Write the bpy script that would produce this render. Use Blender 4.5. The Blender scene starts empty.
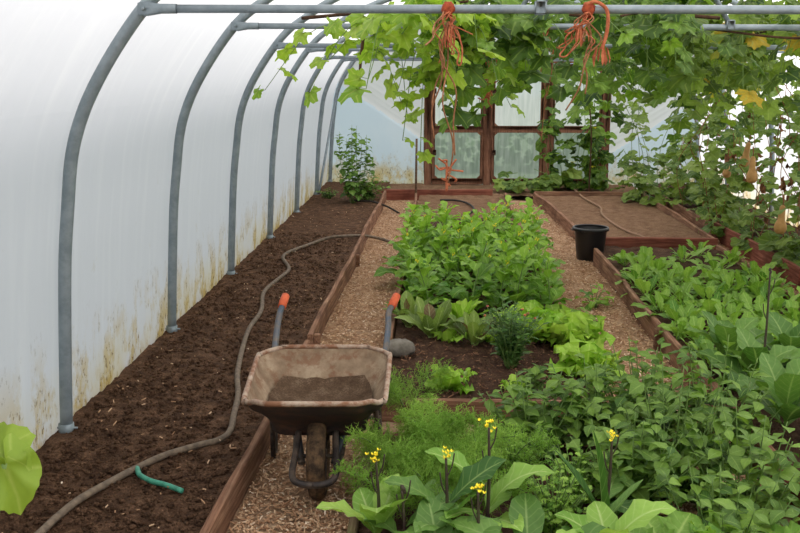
import bpy, math, random
import numpy as np
from mathutils import Vector, Matrix
PI = math.pi
rng = np.random.default_rng(7)
random.seed(7)
SC = bpy.context.scene
COL = SC.collection

# ---------------------------------------------------------------- camera
H = 1.7
FPX = 950.0
PITCH = math.radians(11.57)
YAW = math.radians(2.716)
cam_d = bpy.data.cameras.new('camera')
cam = bpy.data.objects.new('camera', cam_d)
COL.objects.link(cam)
cam.location = (0, 0, H)
cam.rotation_euler = (PI / 2 - PITCH, 0, YAW)
cam_d.sensor_width = 36
cam_d.lens = FPX / 800 * 36
cam_d.clip_start = 0.05
cam_d.clip_end = 400
SC.camera = cam
_F = np.array([-math.sin(YAW) * math.cos(PITCH), math.cos(YAW) * math.cos(PITCH), -math.sin(PITCH)])
_R = np.array([math.cos(YAW), math.sin(YAW), 0.0])
_U = np.cross(_R, _F)


def ray(x, y):
    return (x - 400) / FPX * _R + (266.5 - y) / FPX * _U + _F


def gz(x, y, z=0.0):
    r = ray(x, y)
    return r * ((z - H) / r[2]) + np.array([0, 0, H])


def gy(x, y, Y):
    r = ray(x, y)
    return r * (Y / r[1]) + np.array([0, 0, H])


# ---------------------------------------------------------------- colour and materials
def lin(c):
    return tuple(((v / 255) / 12.92 if v / 255 <= 0.04045 else ((v / 255 + 0.055) / 1.055) ** 2.4) for v in c) + (1.0,)


class NT:
    def __init__(s, name):
        s.m = bpy.data.materials.new(name)
        s.m.use_nodes = True
        s.t = s.m.node_tree
        s.t.nodes.clear()
        s.out = s.n('ShaderNodeOutputMaterial')

    def n(s, typ, **kw):
        nd = s.t.nodes.new(typ)
        for k, v in kw.items():
            setattr(nd, k, v)
        return nd

    def l(s, a, b):
        s.t.links.new(a, b)

    def noise(s, vec, scale, detail=4, rough=0.55, dist=0.0):
        nd = s.n('ShaderNodeTexNoise')
        nd.inputs['Scale'].default_value = scale
        nd.inputs['Detail'].default_value = detail
        nd.inputs['Roughness'].default_value = rough
        nd.inputs['Distortion'].default_value = dist
        if vec is not None:
            s.l(vec, nd.inputs['Vector'])
        return nd.outputs['Fac']

    def ramp(s, fac, stops):
        nd = s.n('ShaderNodeValToRGB')
        el = nd.color_ramp.elements
        while len(el) < len(stops):
            el.new(0.5)
        for e, (p, c) in zip(el, stops):
            e.position = p
            e.color = c if len(c) == 4 else lin(c)
        s.l(fac, nd.inputs['Fac'])
        return nd.outputs['Color']

    def mix(s, fac, a, b, mode='MIX'):
        nd = s.n('ShaderNodeMix', data_type='RGBA', blend_type=mode)
        for sock, v in ((nd.inputs[0], fac), (nd.inputs[6], a), (nd.inputs[7], b)):
            if hasattr(v, 'is_output'):
                s.l(v, sock)
            elif isinstance(v, (int, float)):
                sock.default_value = v
            else:
                sock.default_value = v if len(v) == 4 else lin(v)
        return nd.outputs[2]

    def math(s, op, a, b=0.0, c=None, clamp=False):
        nd = s.n('ShaderNodeMath', operation=op, use_clamp=clamp)
        for i, v in enumerate((a, b) if c is None else (a, b, c)):
            if hasattr(v, 'is_output'):
                s.l(v, nd.inputs[i])
            else:
                nd.inputs[i].default_value = v
        return nd.outputs[0]

    def rng(s, v, a, b, c=0.0, d=1.0):
        nd = s.n('ShaderNodeMapRange')
        s.l(v, nd.inputs[0])
        for i, x in enumerate((a, b, c, d)):
            nd.inputs[i + 1].default_value = x
        return nd.outputs[0]

    def pos(s, obj=False):
        if obj:
            return s.n('ShaderNodeTexCoord').outputs['Object']
        return s.n('ShaderNodeNewGeometry').outputs['Position']

    def scalevec(s, v, sc):
        nd = s.n('ShaderNodeMapping')
        nd.inputs['Scale'].default_value = sc
        s.l(v, nd.inputs['Vector'])
        return nd.outputs[0]

    def principled(s, col, rough=0.7, spec=0.3, metal=0.0, bump=None, bstr=0.4, bdist=0.01):
        p = s.n('ShaderNodeBsdfPrincipled')
        if hasattr(col, 'is_output'):
            s.l(col, p.inputs['Base Color'])
        else:
            p.inputs['Base Color'].default_value = lin(col)
        if hasattr(rough, 'is_output'):
            s.l(rough, p.inputs['Roughness'])
        else:
            p.inputs['Roughness'].default_value = rough
        p.inputs['Specular IOR Level'].default_value = spec
        p.inputs['Metallic'].default_value = metal
        if bump is not None:
            b = s.n('ShaderNodeBump')
            b.inputs['Strength'].default_value = bstr
            b.inputs['Distance'].default_value = bdist
            s.l(bump, b.inputs['Height'])
            s.l(b.outputs[0], p.inputs['Normal'])
        return p.outputs[0]

    def done(s, sh):
        s.l(sh, s.out.inputs['Surface'])
        return s.m


def leaf_mat(name, c0, c1, vein=None, transl=0.35, tcol=None, rough=0.5, palm=False, third=None, vw=0.06):
    """leaf tissue: colour runs c0..c1 by the leaf's own value; paler veins; light passes through"""
    k = NT(name)
    at = k.n('ShaderNodeAttribute', attribute_name='leafvar').outputs['Fac']
    stops = [(0.0, c0), (1.0, c1)] if third is None else [(0.0, c0), (0.86, c1), (0.95, third)]
    col = k.ramp(at, stops)
    uv = k.n('ShaderNodeUVMap').outputs['UV']
    sep = k.n('ShaderNodeSeparateXYZ')
    k.l(uv, sep.inputs[0])
    if vein is not None:
        if palm:
            a = k.math('MULTIPLY', sep.outputs[1], 5.0)
            a = k.math('FRACT', a)
            a = k.math('ABSOLUTE', k.math('SUBTRACT', a, 0.5))
            a = k.math('MULTIPLY', a, k.math('ADD', sep.outputs[0], 0.15))
            v = k.rng(a, 0.0, 0.06, 0.6, 0.0)
        else:
            a = k.math('ABSOLUTE', k.math('SUBTRACT', sep.outputs[1], 0.5))
            mid = k.rng(a, 0.0, vw, 0.85, 0.0)
            b = k.math('FRACT', k.math('MULTIPLY', k.math('SUBTRACT', sep.outputs[0], k.math('MULTIPLY', a, 0.35)), 8.0))
            side = k.rng(k.math('ABSOLUTE', k.math('SUBTRACT', b, 0.5)), 0.0, 0.12, 0.3, 0.0)
            v = k.math('MAXIMUM', mid, side)
        col = k.mix(v, col, vein)
    nz = k.noise(k.pos(), 60, 2)
    col = k.mix(k.rng(nz, 0.35, 0.7, 0.0, 0.25), col, c0)
    p = k.principled(col, rough, 0.35)
    t = k.n('ShaderNodeBsdfTranslucent')
    tc = k.mix(1.0, col, tcol or (235, 245, 120), 'MULTIPLY')
    tc2 = k.mix(0.5, col, tc)
    k.l(tc2, t.inputs['Color'])
    mx = k.n('ShaderNodeMixShader')
    mx.inputs[0].default_value = transl
    k.l(p, mx.inputs[1])
    k.l(t.outputs[0], mx.inputs[2])
    return k.done(mx.outputs[0])


def film_mat(name, tint, T=0.62, D=0.28, stains=True):
    k = NT(name)
    P = k.pos()
    sep = k.n('ShaderNodeSeparateXYZ')
    k.l(P, sep.inputs[0])
    streak = k.noise(k.scalevec(P, (1.0, 5.0, 0.35)), 2.2, 3)
    col = k.mix(k.rng(streak, 0.5, 0.75, 0.0, 0.22), tint, (248, 248, 250))
    if stains:
        wash = k.math('MULTIPLY', k.rng(sep.outputs[2], 0.0, 0.34, 1.0, 0.0), k.rng(k.noise(P, 2.4, 4, 0.6), 0.35, 0.6, 0.2, 1.0), clamp=True)
        col = k.mix(k.math('MULTIPLY', wash, 0.7), col, (226, 208, 150))
        # algae and rust-coloured splashes where the film meets the soil
        low = k.rng(sep.outputs[2], 0.02, 0.5, 1.0, 0.0)
        big = k.noise(k.scalevec(P, (1, 1, 0.55)), 5.0, 7, 0.72)
        m = k.math('MULTIPLY', low, k.rng(big, 0.46, 0.58, 0.0, 1.0), clamp=True)
        col = k.mix(k.math('MULTIPLY', m, 0.9), col, (202, 172, 96))
        fine = k.noise(k.scalevec(P, (1, 1, 0.6)), 34, 3, 0.7)
        f = k.math('MULTIPLY', k.rng(sep.outputs[2], 0.05, 0.6, 1.0, 0.0), k.rng(fine, 0.56, 0.62, 0.0, 1.0), clamp=True)
        f = k.math('MULTIPLY', f, k.rng(big, 0.47, 0.55, 0.0, 1.0), clamp=True)
        col = k.mix(k.math('MULTIPLY', f, 0.85), col, (104, 76, 28))
        rare = k.noise(P, 9, 3)
        r = k.math('MULTIPLY', k.rng(rare, 0.68, 0.74, 0.0, 0.25), k.rng(sep.outputs[2], 0.2, 1.4, 1.0, 0.0), clamp=True)
        col = k.mix(r, col, (190, 175, 130))
    tr = k.n('ShaderNodeBsdfTranslucent')
    df = k.n('ShaderNodeBsdfDiffuse')
    tcol = k.mix(1.0, col, (int(255 * T ** (1 / 2.2)),) * 3, 'MULTIPLY')
    dcol = k.mix(1.0, col, (int(255 * D ** (1 / 2.2)),) * 3, 'MULTIPLY')
    k.l(tcol, tr.inputs['Color'])
    k.l(dcol, df.inputs['Color'])
    ad = k.n('ShaderNodeAddShader')
    k.l(tr.outputs[0], ad.inputs[0])
    k.l(df.outputs[0], ad.inputs[1])
    b = k.n('ShaderNodeBump')
    b.inputs['Strength'].default_value = 0.12
    b.inputs['Distance'].default_value = 0.05
    k.l(k.noise(k.scalevec(P, (1.0, 3.0, 0.8)), 3.0, 4), b.inputs['Height'])
    for nd in (tr, df):
        k.l(b.outputs[0], nd.inputs['Normal'])
    return k.done(ad.outputs[0])


def ground_mat(name, cols, scale=9.0, bstr=0.9, straw=0.0, strawc=(170, 140, 105)):
    k = NT(name)
    P = k.pos()
    a = k.noise(P, scale, 8, 0.7)
    c = k.ramp(a, [(0.3, cols[0]), (0.5, cols[1]), (0.68, cols[2])])
    f = k.noise(P, scale * 9, 4, 0.7)
    c = k.mix(k.rng(f, 0.4, 0.62, 0.65, 0.0), c, cols[0])
    if straw:
        g = k.noise(P, scale * 5, 3, 0.8, 1.5)
        c = k.mix(k.rng(g, 0.6, 0.7, 0.0, straw), c, strawc)
    return k.done(k.principled(c, 0.95, 0.1, bump=k.noise(P, scale * 5, 8, 0.75), bstr=bstr, bdist=0.03))


def wood_mat(name, dark, mid, light, scale=1.0, green=None, up=False):
    k = NT(name)
    O = k.pos(True)
    g = k.noise(k.scalevec(O, (26, 26, 1.5) if up else (1.5 * scale, 26 * scale, 26 * scale)), 2.0, 6, 0.6, 0.6)
    c = k.ramp(g, [(0.28, dark), (0.5, mid), (0.72, light)])
    b = k.noise(O, 4.0, 4)
    c = k.mix(k.rng(b, 0.45, 0.7, 0.0, 0.6), c, dark)
    if green:
        c = k.mix(k.rng(k.noise(O, 7.0, 4), 0.5, 0.66, 0.0, 0.6), c, green)
    return k.done(k.principled(c, 0.85, 0.15, bump=g, bstr=0.5, bdist=0.006))


def plain(name, c, rough=0.6, spec=0.3, metal=0.0, var=None, scale=20):
    k = NT(name)
    if var:
        col = k.mix(k.rng(k.noise(k.pos(True), scale, 5, 0.65), 0.4, 0.65, 0.0, 1.0), c, var)
    else:
        col = c
    return k.done(k.principled(col, rough, spec, metal))


M = {}
M['film'] = film_mat('polythene', (224, 225, 232), 0.70, 0.12)
M['film_end'] = film_mat('end_polythene', (214, 228, 240), 0.80, 0.14, True)
M['film_pleat'] = film_mat('pleated_polythene', (238, 238, 238), 0.74, 0.14, False)
M['galv'] = plain('galvanised_steel', (138, 149, 154), 0.42, 0.5, 0.25, (118, 130, 135), 14)
M['soil_dark'] = ground_mat('dark_soil', ((60, 44, 34), (108, 80, 60), (150, 116, 90)), 11.0, 0.9, 0.35)
M['soil_mid'] = ground_mat('dry_brown_soil', ((100, 76, 58), (134, 104, 80), (158, 128, 102)), 9.0, 0.8, 0.15)
M['soil_bed'] = ground_mat('bed_soil', ((60, 43, 35), (94, 70, 55), (126, 98, 78)), 9.0, 1.0, 0.25)
M['chips'] = ground_mat('wood_chip_path', ((146, 112, 86), (196, 160, 126), (222, 192, 160)), 7.0, 1.0, 0.4, (208, 180, 148))
M['clod'] = plain('soil_crumbs', (66, 49, 39), 0.95, 0.1, 0, (104, 80, 64), 30)
k = NT('wood_chip')
av = k.n('ShaderNodeAttribute', attribute_name='leafvar').outputs['Fac']
M['chip'] = k.done(k.principled(k.ramp(av, [(0.0, (140, 104, 78)), (0.5, (186, 148, 114)), (0.9, (216, 184, 150)), (1.0, (238, 220, 196))]), 0.9, 0.1))
k = NT('mulch_bit')
av = k.n('ShaderNodeAttribute', attribute_name='leafvar').outputs['Fac']
M['mulch'] = k.done(k.principled(k.ramp(av, [(0.0, (58, 40, 32)), (0.6, (104, 76, 58)), (1.0, (150, 112, 86))]), 0.9, 0.1))
M['board'] = wood_mat('weathered_board', (82, 58, 44), (134, 98, 76), (172, 138, 112))
M['board_red'] = wood_mat('red_brown_board', (84, 46, 36), (130, 76, 60), (160, 106, 86))
M['board_grey'] = wood_mat('mossy_board', (80, 66, 48), (120, 102, 76), (150, 134, 104), green=(92, 102, 52))
M['doorwood'] = wood_mat('door_timber', (88, 56, 40), (126, 86, 64), (156, 114, 88), up=True)
M['stake'] = wood_mat('stake_wood', (70, 54, 42), (104, 84, 66), (136, 116, 94), 2)
M['hose_grey'] = plain('grey_hose_rubber', (96, 84, 72), 0.7, 0.2, 0, (128, 112, 94), 30)
M['hose_black'] = plain('black_hose_rubber', (44, 38, 34), 0.6, 0.3)
M['hose_tan'] = plain('dusty_hose_rubber', (140, 112, 88), 0.8, 0.2)
M['hose_green'] = plain('green_hose_rubber', (70, 148, 122), 0.45, 0.4, 0, (52, 120, 98), 30)
M['black_plastic'] = plain('black_plastic', (26, 26, 28), 0.38, 0.5)
M['orange'] = plain('orange_grip_rubber', (208, 98, 58), 0.6, 0.3, 0, (184, 80, 48), 40)
M['rubber'] = plain('tyre_rubber', (60, 50, 42), 0.9, 0.1, 0, (118, 94, 70), 22)
M['twine'] = plain('orange_twine', (182, 108, 76), 0.85, 0.1, 0, (146, 80, 54), 60)
M['twine_dark'] = plain('twine_wad', (158, 76, 50), 0.9, 0.1, 0, (120, 56, 40), 50)
M['twine_faded'] = plain('faded_twine', (178, 132, 100), 0.9, 0.1, 0, (146, 96, 66), 50)
M['dry_stem'] = plain('dried_stem', (150, 104, 74), 0.9, 0.1, 0, (116, 78, 54), 40)
M['dead_leaf'] = plain('dead_leaf', (98, 66, 50), 0.9, 0.1, 0, (150, 104, 70), 30)
M['stone'] = plain('grey_stone', (128, 122, 112), 0.9, 0.2, 0, (98, 92, 82), 12)
M['bark'] = plain('vine_bark', (84, 62, 46), 0.95, 0.1, 0, (58, 42, 32), 25)
M['purple_stalk'] = plain('purple_stalk', (62, 44, 44), 0.6, 0.3, 0, (70, 72, 44), 10)
M['green_stalk'] = plain('green_stalk', (112, 140, 72), 0.6, 0.3, 0, (90, 116, 58), 12)
M['yellow_petal'] = plain('yellow_petal', (246, 226, 62), 0.6, 0.2)
M['orange_petal'] = plain('orange_petal', (206, 120, 60), 0.6, 0.2, 0, (110, 70, 90), 60)
M['squash_skin'] = plain('squash_skin', (196, 150, 92), 0.55, 0.3, 0, (170, 126, 72), 16)
M['gravel_out'] = ground_mat('outdoor_gravel', ((88, 98, 84), (112, 120, 108), (134, 140, 130)), 3.0, 0.5)  # grey gravel chosen over grass to keep green bounce off the film
M['leaf_hedge'] = leaf_mat('hedge_leaf', (40, 66, 34), (78, 108, 52))
# rusty painted tray
k = NT('tray_steel')
O = k.pos(True)
a = k.noise(O, 7, 6, 0.65)
c = k.ramp(a, [(0.3, (98, 80, 62)), (0.5, (136, 116, 94)), (0.7, (164, 146, 122))])
c = k.mix(k.rng(k.noise(O, 16, 5, 0.7), 0.5, 0.62, 0.0, 0.7), c, (116, 82, 60))
M['tray_in'] = k.done(k.principled(c, 0.8, 0.2, 0, a, 0.3, 0.01))
k = NT('tray_underside')
O = k.pos(True)
c = k.mix(k.rng(k.noise(O, 11, 5, 0.7), 0.45, 0.65, 0.0, 0.7), (52, 44, 40), (92, 62, 46))
M['tray_out'] = k.done(k.principled(c, 0.7, 0.3))
k = NT('rim_rust')
O = k.pos(True)
c = k.mix(k.rng(k.noise(O, 14, 5, 0.7), 0.4, 0.6, 0.0, 1.0), (168, 150, 132), (124, 86, 62))
M['rim'] = k.done(k.principled(c, 0.75, 0.3))
M['mud'] = ground_mat('dried_mud', ((78, 60, 46), (116, 94, 74), (148, 126, 104)), 14.0, 0.9)
M['tube'] = plain('worn_blue_grey_tube', (74, 84, 96), 0.5, 0.4, 0.3, (108, 96, 84), 18)
M['tube_dark'] = plain('dark_rusted_tube', (50, 44, 42), 0.6, 0.35, 0.2, (96, 82, 70), 14)
# door pane films: lower ones greened by algae, dimness of plants behind painted in
def pane_mat(name, a, b, t0, t1):
    k = NT(name)
    P = k.pos()
    s1 = k.noise(k.scalevec(P, (9, 9, 0.8)), 2.0, 4, 0.6)
    tr = k.n('ShaderNodeBsdfTranslucent')
    k.l(k.mix(k.rng(s1, 0.4, 0.68, 0.0, 1.0), a, b), tr.inputs['Color'])
    tp = k.n('ShaderNodeBsdfTransparent')
    tp.inputs['Color'].default_value = lin((214, 228, 214))
    mx = k.n('ShaderNodeMixShader')
    k.l(k.rng(s1, 0.35, 0.65, t0, t1), mx.inputs[0])
    k.l(tr.outputs[0], mx.inputs[1])
    k.l(tp.outputs[0], mx.inputs[2])
    return k.done(mx.outputs[0])


M['pane'] = pane_mat('milky_pane_film', (232, 236, 230), (248, 248, 244), 0.12, 0.05)
M['pane_algae_dim'] = pane_mat('dim_algae_pane_film', (158, 172, 158), (184, 194, 182), 0.30, 0.2)

# leaves
M['l_grape'] = leaf_mat('grape_leaf', (42, 74, 30), (130, 168, 54), (160, 186, 88), 0.46, palm=True)
M['l_grape_backlit'] = leaf_mat('backlit_grape_leaf', (122, 164, 44), (182, 208, 80), (200, 214, 116), 0.52, palm=True)  # brightness of light from behind is mixed into this leaf green
M['l_grape_right'] = leaf_mat('aging_grape_leaf', (46, 76, 32), (148, 178, 62), (160, 180, 86), 0.48, palm=True, third=(206, 176, 52))
M['l_yellow'] = leaf_mat('yellow_leaf', (190, 160, 44), (216, 190, 70), (226, 206, 110), 0.4, palm=True)
M['l_squash'] = leaf_mat('squash_leaf', (76, 108, 44), (140, 164, 70), (164, 182, 100), 0.42, palm=True)
M['l_squash_near'] = leaf_mat('yellowing_squash_leaf', (128, 156, 46), (150, 176, 62), (172, 190, 92), 0.34, palm=True)
M['l_mustard'] = leaf_mat('mustard_leaf', (82, 134, 40), (168, 208, 78), (186, 212, 116), 0.44)
M['l_kale'] = leaf_mat('broad_leaf', (62, 102, 40), (116, 154, 70), (156, 182, 108), 0.38, vw=0.05)
M['l_pale'] = leaf_mat('pale_broad_leaf', (118, 164, 60), (168, 202, 94), (196, 216, 140), 0.42)
M['l_lettuce'] = leaf_mat('bright_lettuce_leaf', (140, 192, 54), (190, 222, 90), (204, 226, 124), 0.42)
M['l_cos'] = leaf_mat('cos_lettuce_leaf', (98, 122, 56), (150, 176, 84), (190, 204, 140), 0.35, third=(120, 92, 62))
M['l_rocket'] = leaf_mat('rocket_leaf', (92, 140, 46), (166, 202, 86), (182, 208, 116), 0.42)
M['l_physalis'] = leaf_mat('soft_green_leaf', (62, 98, 34), (132, 166, 66), (142, 172, 84), 0.4)
M['l_herb'] = leaf_mat('herb_leaf', (60, 96, 44), (104, 142, 68), (120, 154, 84), 0.35)
M['l_nettle'] = leaf_mat('nettle_leaf', (76, 116, 46), (136, 172, 78), (154, 182, 96), 0.4)
M['l_fennel'] = leaf_mat('fennel_thread', (118, 172, 54), (188, 222, 100), None, 0.5)
M['l_weed'] = leaf_mat('weed_leaf', (86, 124, 56), (140, 170, 84), (150, 176, 96), 0.35)


# ---------------------------------------------------------------- mesh builders
class MB:
    def __init__(s):
        s.V, s.T, s.Q, s.UV, s.VAR, s.TM, s.QM = [], [], [], [], [], [], []
        s.n = 0

    def add(s, v, tris=None, quads=None, uv=None, var=0.5, mat=0):
        v = np.asarray(v, float).reshape(-1, 3)
        k = len(v)
        s.V.append(v)
        s.UV.append(np.zeros((k, 2)) + 0.5 if uv is None else np.asarray(uv, float).reshape(-1, 2))
        s.VAR.append(np.full(k, var) if np.isscalar(var) else np.asarray(var, float))
        if tris is not None and len(tris):
            t = np.asarray(tris, int).reshape(-1, 3) + s.n
            s.T.append(t)
            s.TM.append(np.full(len(t), mat))
        if quads is not None and len(quads):
            q = np.asarray(quads, int).reshape(-1, 4) + s.n
            s.Q.append(q)
            s.QM.append(np.full(len(q), mat))
        s.n += k

    def mesh(s, name, mats, smooth=True):
        me = bpy.data.meshes.new(name)
        V = np.concatenate(s.V) if s.V else np.zeros((0, 3))
        T = np.concatenate(s.T) if s.T else np.zeros((0, 3), int)
        Q = np.concatenate(s.Q) if s.Q else np.zeros((0, 4), int)
        nl = T.size + Q.size
        me.vertices.add(len(V))
        me.vertices.foreach_set('co', V.ravel())
        me.loops.add(nl)
        li = np.concatenate([T.ravel(), Q.ravel()]).astype(np.int32)
        me.loops.foreach_set('vertex_index', li)
        me.polygons.add(len(T) + len(Q))
        ls = np.concatenate([np.arange(len(T)) * 3, T.size + np.arange(len(Q)) * 4]).astype(np.int32)
        me.polygons.foreach_set('loop_start', ls)
        mi = np.concatenate(([] if not s.TM else s.TM) + ([] if not s.QM else s.QM)).astype(np.int32)
        me.polygons.foreach_set('material_index', mi)
        me.polygons.foreach_set('use_smooth', np.full(len(mi), smooth))
        uvl = me.uv_layers.new(name='UVMap')
        UV = np.concatenate(s.UV)
        uvl.data.foreach_set('uv', UV[li].astype(np.float32).ravel())
        at = me.attributes.new('leafvar', 'FLOAT', 'POINT')
        at.data.foreach_set('value', np.concatenate(s.VAR).astype(np.float32))
        for m in mats:
            me.materials.append(M[m] if isinstance(m, str) else m)
        me.update(calc_edges=True)
        me.validate()
        return me

    def build(s, name, mats, parent=None, smooth=True):
        if isinstance(mats, str):
            mats = [mats]
        o = bpy.data.objects.new(name, s.mesh(name, mats, smooth))
        COL.objects.link(o)
        if parent is not None:
            o.parent = parent
        return o


def tag(o, label=None, cat=None, group=None, kind=None):
    if label:
        o['label'] = label
    if cat:
        o['category'] = cat
    if group:
        o['group'] = group
    if kind:
        o['kind'] = kind
    return o


def empty(name, loc=(0, 0, 0), rz=0.0, label=None, cat=None, group=None):
    o = bpy.data.objects.new(name, None)
    o.empty_display_size = 0.05
    COL.objects.link(o)
    o.location = loc
    o.rotation_euler = (0, 0, rz)
    return tag(o, label, cat, group)


def copy_tree(o, parent=None):
    c = o.copy()
    COL.objects.link(c)
    if parent is not None:
        c.parent = parent
    for ch in o.children:
        copy_tree(ch, c)
    return c


def catmull(pts, n=8):
    p = np.asarray(pts, float)
    p = np.vstack([2 * p[0] - p[1], p, 2 * p[-1] - p[-2]])
    out = []
    for i in range(1, len(p) - 2):
        t = np.linspace(0, 1, n, endpoint=False)[:, None]
        a, b, c, d = p[i - 1], p[i], p[i + 1], p[i + 2]
        out.append(0.5 * ((2 * b) + (-a + c) * t + (2 * a - 5 * b + 4 * c - d) * t ** 2 + (-a + 3 * b - 3 * c + d) * t ** 3))
    out.append(p[-2][None])
    return np.vstack(out)


def tube(mb, pts, r, seg=8, mat=0, cap=True, var=0.5):
    p = np.asarray(pts, float)
    n = len(p)
    r = np.full(n, r) if np.isscalar(r) else np.asarray(r, float)
    t = np.gradient(p, axis=0)
    t /= np.linalg.norm(t, axis=1)[:, None] + 1e-12
    ref = np.array([0, 0, 1.0]) if abs(t[0][2]) < 0.9 else np.array([1.0, 0, 0])
    u = np.cross(t[0], ref)
    u /= np.linalg.norm(u)
    vs = []
    ang = np.arange(seg) / seg * 2 * PI
    for i in range(n):
        u = u - t[i] * np.dot(u, t[i])
        u /= np.linalg.norm(u) + 1e-12
        w = np.cross(t[i], u)
        vs.append(p[i] + r[i] * (np.cos(ang)[:, None] * u + np.sin(ang)[:, None] * w))
    V = np.vstack(vs)
    q = []
    for i in range(n - 1):
        for j in range(seg):
            a, b = i * seg + j, i * seg + (j + 1) % seg
            q.append((a, b, b + seg, a + seg))
    tr = []
    if cap:
        V = np.vstack([V, p[0], p[-1]])
        for j in range(seg):
            tr.append((n * seg, (j + 1) % seg, j))
            tr.append((n * seg + 1, (n - 1) * seg + j, (n - 1) * seg + (j + 1) % seg))
    mb.add(V, tr, q, var=var, mat=mat)


def box(mb, c, s, mat=0, R=None, bev=0.0):
    """box with chamfered edges"""
    b = min(bev, min(s) * 0.45)
    x, y, z = s[0] / 2, s[1] / 2, s[2] / 2
    bm_v, idx = [], {}
    for sx in (-1, 1):
        for sy in (-1, 1):
            for sz in (-1, 1):
                if b > 0:
                    for ax in range(3):
                        d = [x - b, y - b, z - b]
                        d[ax] = (x, y, z)[ax]
                        idx[(sx, sy, sz, ax)] = len(bm_v)
                        bm_v.append((sx * d[0], sy * d[1], sz * d[2]))
                else:
                    for ax in range(3):
                        idx[(sx, sy, sz, ax)] = len(bm_v)
                    bm_v.append((sx * x, sy * y, sz * z))
    q, t = [], []
    S = lambda a, b_, c_, ax: idx[(a, b_, c_, ax)]
    for s_ in (-1, 1):
        q += [(S(s_, -1, -1, 0), S(s_, 1, -1, 0), S(s_, 1, 1, 0), S(s_, -1, 1, 0))[::s_],
              (S(1, s_, -1, 1), S(-1, s_, -1, 1), S(-1, s_, 1, 1), S(1, s_, 1, 1))[::s_],
              (S(-1, -1, s_, 2), S(1, -1, s_, 2), S(1, 1, s_, 2), S(-1, 1, s_, 2))[::s_]]
    if b > 0:
        for a in (-1, 1):
            for c_ in (-1, 1):
                q.append((S(-1, a, c_, 1), S(1, a, c_, 1), S(1, a, c_, 2), S(-1, a, c_, 2))[::a * c_])
                q.append((S(a, -1, c_, 2), S(a, 1, c_, 2), S(a, 1, c_, 0), S(a, -1, c_, 0))[::a * c_])
                q.append((S(a, c_, -1, 0), S(a, c_, 1, 0), S(a, c_, 1, 1), S(a, c_, -1, 1))[::a * c_])
                for e in (-1, 1):
                    t.append((S(a, c_, e, 0), S(a, c_, e, 1), S(a, c_, e, 2))[::a * c_ * e])
    V = np.array(bm_v)
    if R is not None:
        V = V @ np.asarray(R).T
    mb.add(V + np.asarray(c), t, q, mat=mat)


def lathe(mb, prof, seg=24, mat=0, c=(0, 0, 0), axis='z'):
    prof = np.asarray(prof, float)
    a = np.arange(seg) / seg * 2 * PI
    V = []
    for r, z in prof:
        V.append(np.stack([r * np.cos(a), r * np.sin(a), np.full(seg, z)], 1))
    V = np.vstack(V)
    if axis == 'x':
        V = V[:, [2, 0, 1]]
    q = []
    for i in range(len(prof) - 1):
        for j in range(seg):
            q.append((i * seg + j, i * seg + (j + 1) % seg, (i + 1) * seg + (j + 1) % seg, (i + 1) * seg + j))
    mb.add(V + np.asarray(c), None, q, mat=mat)


def vnoise(x, y, seed=0):
    xi, yi = np.floor(x).astype(int), np.floor(y).astype(int)
    xf, yf = x - xi, y - yi
    xf, yf = xf * xf * (3 - 2 * xf), yf * yf * (3 - 2 * yf)

    def h(i, j):
        v = np.sin(i * 127.1 + j * 311.7 + seed * 74.7) * 43758.5453
        return v - np.floor(v)
    return (h(xi, yi) * (1 - xf) + h(xi + 1, yi) * xf) * (1 - yf) + (h(xi, yi + 1) * (1 - xf) + h(xi + 1, yi + 1) * xf) * yf


def fbm(x, y, seed=0, o=4):
    s, a = 0, 0.5
    for i in range(o):
        s = s + a * (vnoise(x * 2 ** i, y * 2 ** i, seed + i) - 0.5)
        a *= 0.55
    return s


def blob(mb, c, r, seed, sx=1, sy=1, sz=1, mat=0, nu=8, nv=6, var=0.5, amp=0.25):
    rr = np.random.default_rng(seed)
    th = np.linspace(0, PI, nv + 1)
    ph = np.arange(nu) / nu * 2 * PI
    T, Pp = np.meshgrid(th, ph, indexing='ij')
    rad = r * (1 + amp * (rr.random(T.shape) - 0.5))
    rad[0] = rad[0].mean()
    rad[-1] = rad[-1].mean()
    V = np.stack([rad * np.sin(T) * np.cos(Pp) * sx, rad * np.sin(T) * np.sin(Pp) * sy, rad * np.cos(T) * sz], -1).reshape(-1, 3)
    q = []
    for i in range(nv):
        for j in range(nu):
            q.append((i * nu + j, (i + 1) * nu + j, (i + 1) * nu + (j + 1) % nu, i * nu + (j + 1) % nu))
    mb.add(V + np.asarray(c), None, q, mat=mat, var=var)


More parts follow.
